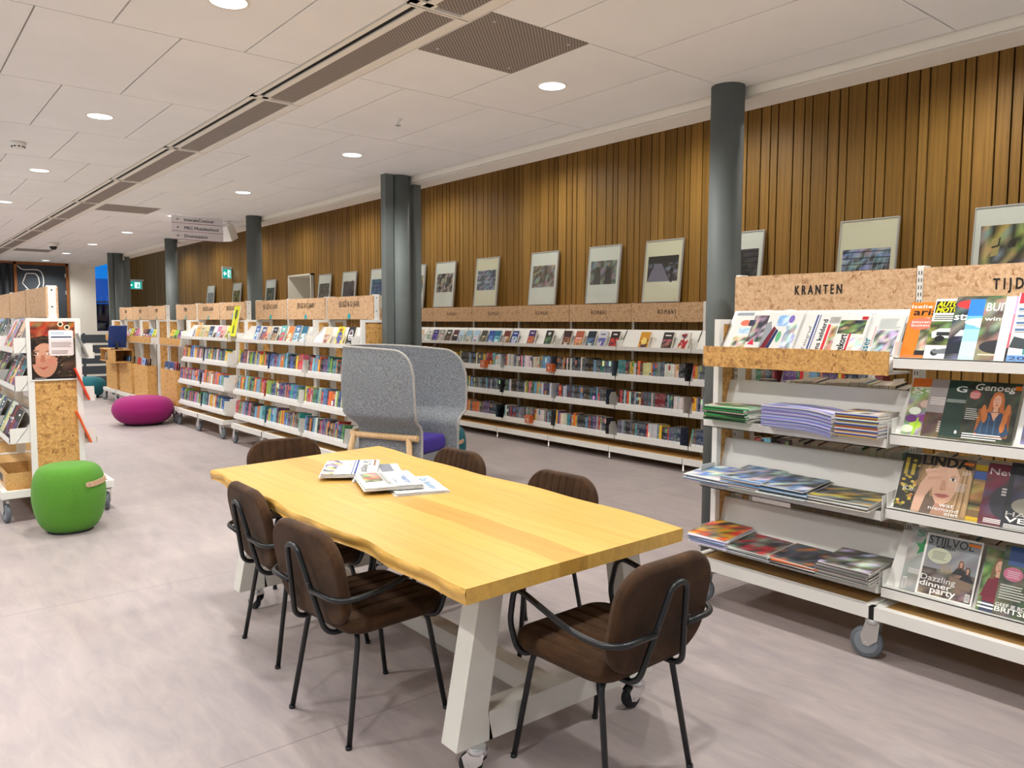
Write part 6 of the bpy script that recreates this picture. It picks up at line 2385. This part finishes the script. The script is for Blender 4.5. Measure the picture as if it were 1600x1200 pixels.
# ================================================================ felt high-back chair
def felt_chair():
    r0 = empty('high_back_chair', (-6.19, 3.66, 0), math.radians(25), 'grey felt high-back wing chair on wooden legs before the grey column', 'chair')
    # plan of the shell: near wing, rounded back, far wing (open towards +x, a little towards +y)
    T = 0.022
    ctrl = [(0.50, -0.40), (0.10, -0.41), (-0.12, -0.41), (-0.28, -0.36), (-0.38, -0.20), (-0.40, 0.05), (-0.36, 0.26), (-0.24, 0.39), (-0.1, 0.43), (0.22, 0.44), (0.50, 0.46)]
    path = fillet([(x, y, 0) for x, y in ctrl], 0.12, 5)
    # resample
    L = [0.0]
    for a, b in zip(path[:-1], path[1:]):
        L.append(L[-1] + (b - a).length)
    tot = L[-1]

    def at(s):
        s = max(0, min(1, s)) * tot
        for k in range(len(path) - 1):
            if s <= L[k + 1] or k == len(path) - 2:
                t = (s - L[k]) / max(1e-6, L[k + 1] - L[k])
                return path[k].lerp(path[k + 1], t), (path[k + 1] - path[k]).normalized()

    def inset(z):
        # wings stand out above the seat and tuck in below
        if z > 0.75:
            return 0.0
        if z > 0.61:
            t = (0.75 - z) / 0.14
            return 0.13 * (t * t * (3 - 2 * t))
        return 0.13

    def f(u, v, outer):
        # rounded upper front corners: the height falls near the ends
        zb, zt = 0.20, 1.335
        p, d = at(u)
        s = u * tot
        e = min(s, tot - s)
        rc = 0.20
        top = zt
        if e < rc:
            top = zt - (rc - math.sqrt(max(0, rc * rc - (rc - e) ** 2)))
        top -= 0.05 * max(0, (0.75 * tot - abs(s - 0.5 * tot) * 0 - 0.75 * tot))
        top -= 0.05 * (abs(s / tot - 0.45) * 2) ** 2
        z = zb + (top - zb) * v
        n = Vector((-d.y, d.x, 0))
        ins = inset(z)
        # slight outward belly of the wings
        belly = 0.02 * math.sin(max(0, min(1, (z - 0.7) / 0.6)) * PI)
        q = p + n * (belly - ins + (T / 2 if outer else -T / 2))
        # front edge leans back towards the top
        fx = -0.05 * max(0, (z - 0.9)) * (1 if e < 0.5 else 0) * (1 - e / 0.5) if e < 0.5 else 0
        low = 0.0
        if z < 0.72 and e < 0.25:
            low = -0.02
        return Vector((q.x + fx + low, q.y, z))
    mb = MB()
    NU, NV = 72, 44
    mb.grid(lambda u, v: f(u, v, True), NU, NV, 0, True, None, False)
    mb.grid(lambda u, v: f(u, v, False), NU, NV, 0, True, None, True)
    mb.build('felt_shell', 'felt', r0)
    # light cut edge running round the rim
    mb = MB()
    rim = [(f(0, v, True) + f(0, v, False)) / 2 for v in [i / 20 for i in range(21)]]
    rim += [(f(u, 1, True) + f(u, 1, False)) / 2 for u in [i / 90 for i in range(1, 91)]]
    rim += [(f(1, v, True) + f(1, v, False)) / 2 for v in [1 - i / 20 for i in range(1, 21)]]
    mb.tube(rim, T * 0.56, 8)
    mb.build('shell_edge', 'felt_edge', r0)
    # seat box and cushion
    mb = MB()
    mb.prism([(-0.24, -0.26, 0.22), (0.40, -0.26, 0.22), (0.40, 0.30, 0.22), (-0.24, 0.29, 0.22)], (0, 0, 0.16))
    mb.build('seat_base', 'felt', r0)
    mb = MB()
    rounded_slab(mb, 0.62, 0.53, 0.14, 0.06, 0.03, Matrix.Translation((0.10, 0.02, 0.45)))
    mb.build('seat_cushion', 'purple_fabric', r0)
    mb = MB()
    rounded_slab(mb, 0.42, 0.34, 0.10, 0.07, 0.04, Matrix.Translation((-0.29, 0.03, 1.08)) @ Matrix.Rotation(PI / 2 - 0.1, 4, 'Y') @ Matrix.Rotation(PI / 2, 4, 'Z'))
    mb.build('back_cushion', 'purple_fabric', r0)
    # wooden ring and legs
    mb = MB()
    ring = [(0.47, -0.325, 0.555), (-0.22, -0.315, 0.555), (-0.30, -0.22, 0.555), (-0.30, 0.30, 0.555), (-0.22, 0.35, 0.555), (0.47, 0.375, 0.555)]
    mb.tube(fillet(ring, 0.07), 0.027, 12)
    mb.build('wooden_rail', 'beech', r0)
    for (x, y, dx, dy) in ((0.38, -0.325, 0.04, -0.03), (-0.20, -0.315, -0.14, -0.05), (-0.20, 0.35, -0.14, 0.05), (0.38, 0.375, 0.04, 0.04)):
        mb = MB()
        mb.tube([(x, y, 0.565), (x + dx * 0.5, y + dy * 0.5, 0.28), (x + dx, y + dy, 0.0)], [0.027, 0.025, 0.019], 12)
        mb.build('leg', 'beech', r0)


felt_chair()


# ================================================================ poufs
def pouf(name, label, x, y, R, Hh, matn, strap=None, belly=1.0, squash=0.8):
    r0 = empty(name, (x, y, 0), 0, label, 'pouf')
    mb = MB()
    prof = []
    n = 28
    for i in range(n + 1):
        t = i / n
        a = -PI / 2 + PI * t
        # super-ellipse side
        ca, sa = math.cos(a), math.sin(a)
        e = squash
        rr = R * (abs(ca) ** (0.33 if belly == 1.0 else 0.5))
        zz = Hh / 2 + Hh / 2 * (abs(sa) ** e) * (1 if sa > 0 else -1)
        rr = rr * (1.0 if zz > Hh * 0.5 else (0.84 + 0.16 * (zz / (Hh * 0.5)) ** 0.7))
        prof.append((max(rr, 0.0005), max(zz, 0.002)))
    mb.lathe(prof, 64)
    mb.build('cover', matn, r0)
    mb = MB()
    zs = Hh * 0.93
    mb.lathe([(R * 0.62, 0.0), (R * 0.62, 0.012)], 40)
    mb.build('glide', 'black_plastic', r0)
    if strap:
        az, zh, ln = strap
        mb = MB()
        P = []
        for i in range(15):
            t = i / 14 - 0.5
            an = az + t * ln
            out = R * (0.995 if abs(t) > 0.42 else 1.045)
            P.append((out * math.cos(an), out * math.sin(an), zh - 0.01 * 0 + 0.02 * t))
        w = 0.019
        for (q0, q1) in zip(P[:-1], P[1:]):
            a, b = Vector(q0), Vector(q1)
            n_ = Vector((a.x + b.x, a.y + b.y, 0)).normalized() * 0.0035
            up = Vector((0, 0, w))
            for sg in (1, -1):
                mb.face([a - up + n_ * sg, b - up + n_ * sg, b + up + n_ * sg, a + up + n_ * sg][::sg], 0, None, None, True)
            mb.face([a + up - n_, a + up + n_, b + up + n_, b + up - n_])
            mb.face([a - up - n_, b - up - n_, b - up + n_, a - up + n_])
        for q in (P[0], P[-1]):
            v = Vector(q)
            d = Vector((v.x, v.y, 0)).normalized()
            M = Matrix.Translation(v) @ d.to_track_quat('Z', 'Y').to_matrix().to_4x4()
            mb.lathe([(0.0188, -0.004), (0.0188, 0.0035)], 16, 0, M)
        st = mb.build('carry_strap', 'strap_leather', r0)
        for q in (P[0], P[-1]):
            mb = MB()
            v = Vector(q)
            d = Vector((v.x, v.y, 0)).normalized()
            M = Matrix.Translation(v) @ d.to_track_quat('Z', 'Y').to_matrix().to_4x4()
            mb.lathe([(0.006, 0.003), (0.004, 0.0065)], 10, 0, M)
            mb.build('rivet', 'zinc', st)
    return r0


pouf('pouf', 'bright green barrel pouf with tan carry strap, in front of the poster rack', -6.50, 1.075, 0.245, 0.50, 'green_fabric', (0.72, 0.375, 0.72))
pouf('pouf', 'wide low magenta pouf on the floor between the racks', -12.60, 3.11, 0.43, 0.43, 'magenta_fabric', None, 2.0, 0.85)
pouf('pouf', 'teal round pouf beside the far bins, behind the left rack', -17.75, 3.30, 0.39, 0.42, 'teal_fabric', None, 2.0, 0.85)
pouf('pouf', 'teal barrel pouf with tan strap behind the felt chair', -6.78, 4.62, 0.235, 0.47, 'teal_fabric', (0.05, 0.31, 0.7))


# ================================================================ framed photographs
def framed(x, lab, pal, seed, tall=False, z0=1.785, warm=0, w=0.53, h=0.70, pos=None):
    lean = 0.10
    r0 = empty('framed_photograph', (x, 6.838, z0), 0, lab, 'framed picture', 'framed photographs leaning above the ROMANS shelves')
    r0.rotation_euler = (-lean, 0, 0)
    fr = MB()
    for (a, b, c, d) in ((0, 0.010, 0, h), (w - 0.010, w, 0, h), (0.010, w - 0.010, 0, 0.010), (0.010, w - 0.010, h - 0.010, h)):
        fr.box(a, b, -0.002, 0.024, c, d)
    fr.build('frame', 'frame_metal', r0)
    mb = MB()
    mc = H('#ece9cf') if warm else H('#e9ece6')
    mb.box(0.010, w - 0.010, 0.006, 0.022, 0.010, h - 0.010, 0, mc)
    a = Art(mb, (0, 0.0058, 0), (w, 0, 0), (0, 0, h))
    px = pos or (0.09, 0.33, 0.91, 0.74)
    a.photo(*px, [H(c) for c in pal], seed, 9, 8, 0.35)
    du, dv = px[2] - px[0], px[3] - px[1]
    rr = random.Random(seed)
    kind = seed % 4
    dk = H(min(pal, key=lambda c: lum(H(c))))
    lt = H(max(pal, key=lambda c: lum(H(c))))
    if kind == 0:      # walkway with distant figures
        a.poly([(px[0], px[1]), (px[0] + du * 0.75, px[1]), (px[0] + du * 0.45, px[1] + dv * 0.7), (px[0] + du * 0.22, px[1] + dv * 0.7)], tuple(c * 0.8 for c in lt))
        a.rect(px[0], px[1] + dv * 0.72, px[2], px[3], tuple(c * 0.6 for c in dk))
        for (u, s) in ((0.8, 1.0), (0.17, 0.5), (0.55, 0.35)):
            cu, cv = px[0] + du * u, px[1] + dv * (0.18 if s == 1 else 0.62)
            a.poly([(cu - 0.03 * s, cv - 0.09 * s), (cu + 0.03 * s, cv - 0.09 * s), (cu + 0.045 * s, cv + 0.12 * s), (cu, cv + 0.16 * s), (cu - 0.045 * s, cv + 0.12 * s)], tuple(c * 0.3 for c in dk))
            a.ell(cu, cv + 0.18 * s, 0.018 * s, 0.02 * s, tuple(c * 0.5 for c in dk))
    elif kind == 1:    # girders
        for k in range(9):
            u = px[0] + du * k / 9
            a.poly([(u, px[1]), (u + 0.012, px[1]), (min(px[2], u + 0.16), px[3]), (min(px[2], u + 0.15), px[3])], lt)
        for k in range(5):
            v = px[1] + dv * (k + 0.5) / 5
            a.rect(px[0], v, px[2], v + 0.008, dk)
    elif kind == 2:    # two coats
        for (u, c) in ((0.28, dk), (0.7, tuple(q * 0.7 for q in dk))):
            cu = px[0] + du * u
            a.poly([(cu - 0.11, px[1]), (cu + 0.11, px[1]), (cu + 0.09, px[1] + dv * 0.6), (cu + 0.02, px[1] + dv * 0.8), (cu - 0.05, px[1] + dv * 0.75), (cu - 0.1, px[1] + dv * 0.5)], c)
            a.ell(cu, px[1] + dv * 0.82, 0.03, 0.035, H('#a88f7c'))
    else:
        for k in range(7):
            u, v = px[0] + du * rr.uniform(0.1, 0.8), px[1] + dv * rr.uniform(0.1, 0.8)
            a.poly([(u, v), (u + 0.1, v + 0.02), (u + 0.12, v + 0.12), (u + 0.02, v + 0.09)], rr.choice((dk, lt)))
    a.rect(0.86, 0.035, 0.92, 0.04, H('#4a4a48'))
    mb.build('mounted_print', 'print', r0)
    g = MB()
    g.box(0.010, w - 0.010, 0.0015, 0.003, 0.010, h - 0.010)
    g.build('glass_pane', 'picture_glass', r0)


FP = [(-6.02, 'framed photo of a dark walkway with people, right of the pair of coats', ['#1c1c22', '#3a3a44', '#8a88a0', '#2a2a30'], 4, 1), (-6.94, 'framed photo of two grey coats, second left of the near column', ['#6a6e68', '#8a8f8c', '#4a4a44', '#9aa0a0'], 6, 0),
      (-8.03, 'framed photo of a crowd of brown shapes, third left of near column', ['#7a7064', '#9aa0a4', '#5a5048', '#b0a898'], 7, 0), (-9.27, 'framed photo of blue-grey steel girders in cream mount', ['#2c3440', '#8a98b0', '#4a5868', '#b0bcd0'], 1, 1),
      (-10.33, 'framed photo of dark leaves, just right of the grey column cluster', ['#4a4a50', '#8a8078', '#2c2c34', '#b0a8a0'], 3, 0), (-11.17, 'framed photo with yellow and blue tones, edge hidden by column cluster', ['#8a7a40', '#6a8aa0', '#3a3a34', '#a8a070'], 11, 0),
      (-12.40, 'framed photo in deep blue, just left of the grey column cluster', ['#1f3a78', '#2f6a88', '#28406a', '#5a8ab0'], 5, 0), (-13.48, 'framed dark purple photo, second left of the column cluster', ['#3a3a48', '#4a4458', '#2a2a34', '#6a5a50'], 15, 0),
      (-14.50, 'framed dark photo of tracks right of the white wall niche', ['#3a3c38', '#6a6a60', '#242624', '#8a8a80'], 9, 0), (-17.18, 'framed olive photo left of the white wall niche', ['#4a5038', '#6a6e50', '#3a4038', '#8a8a68'], 19, 0),
      (-19.26, 'framed green and yellow photo below the glowing exit sign', ['#7a7a3a', '#4a5a38', '#a89a50', '#3a3a28'], 23, 0), (-21.15, 'farthest framed photo, grey with a dark figure', ['#6a6a68', '#3a3a3c', '#8a8a88'], 27, 0),
      (-5.02, 'framed black photo with rows of lights, partly behind near column', ['#1a1a1e', '#2c2c34', '#4a4a50', '#101014'], 29, 0), (-3.70, 'framed photo of a large grey building under blue sky, above KRANTEN', ['#7a98c8', '#4a5058', '#b8c4d4', '#2a3038'], 13, 1),
      (-2.57, 'framed photo of autumn trees and a dark tunnel, at right edge', ['#8a8a4a', '#4a4a48', '#c0b070', '#2a2a28', '#9aa8b0'], 31, 0)]
for (x, lab, pal, seed, warm) in FP:
    framed(x, lab, pal, seed, warm=warm, pos=(0.08, 0.22, 0.90, 0.62) if x == -3.70 else ((0.1, 0.1, 0.9, 0.78) if x == -2.57 else None))


# ================================================================ kiosk by the far bins
def kiosk():
    r0 = empty('catalogue_desk', (-16.2, 3.66, 0.862), 0, 'OSB box shelf unit jutting out before the far bins with papers inside', 'cabinet')
    mb = MB()
    t = 0.02
    mb.box(-0.35, 0.85, -0.32, 0.0, 0.16, 0.18)
    mb.box(-0.35, 0.85, -0.32, 0.0, -0.06, -0.04)
    mb.box(-0.35, -0.33, -0.30, 0.0, -0.04, 0.16)
    mb.box(0.30, 0.32, -0.32, 0.0, -0.04, 0.16)
    mb.box(0.32, 0.85, -0.32, -0.30, -0.04, 0.16)
    mb.box(-0.35, 0.85, -0.02, 0.0, -0.04, 0.16)
    mb.build('box', 'osb_rail', r0)
    for i, (x, a) in enumerate(((-0.2, 0.5), (-0.05, 0.6), (0.08, 0.7))):
        mb = MB()
        mb.box(-0.004, 0.004, -0.1, 0.1, 0, 0.16, 0, H(('#d8d8d4', '#4a4e54', '#e0ded8')[i]))
        o = mb.build('brochure', 'print', None, (-16.2 + x, 3.50, 0.825), (0, a, 0))
        tag(o, '%s brochure leaning inside the OSB desk box' % ('white', 'dark grey', 'off-white')[i], 'brochure')
    # catalogue screen, dark blue, seen from the side on its stand
    r1 = empty('catalogue_terminal', (-15.55, 3.42, 1.043), 0, 'dark blue slanted catalogue screen on the OSB desk', 'screen')
    mb = MB()
    M = Matrix.Translation((0, 0, 0.03)) @ Matrix.Rotation(0.35, 4, 'Y')
    mb.box(-0.012, 0.012, -0.14, 0.16, 0.0, 0.42, 0, None, M)
    mb.build('display', 'screen_blue', r1)
    mb = MB()
    mb.box(-0.1, 0.16, -0.08, 0.08, 0, 0.012)
    mb.box(-0.02, 0.08, -0.02, 0.02, 0.01, 0.2, 0, None, Matrix.Rotation(-0.25, 4, 'Y'))
    mb.build('stand', 'black_plastic', r1)


kiosk()
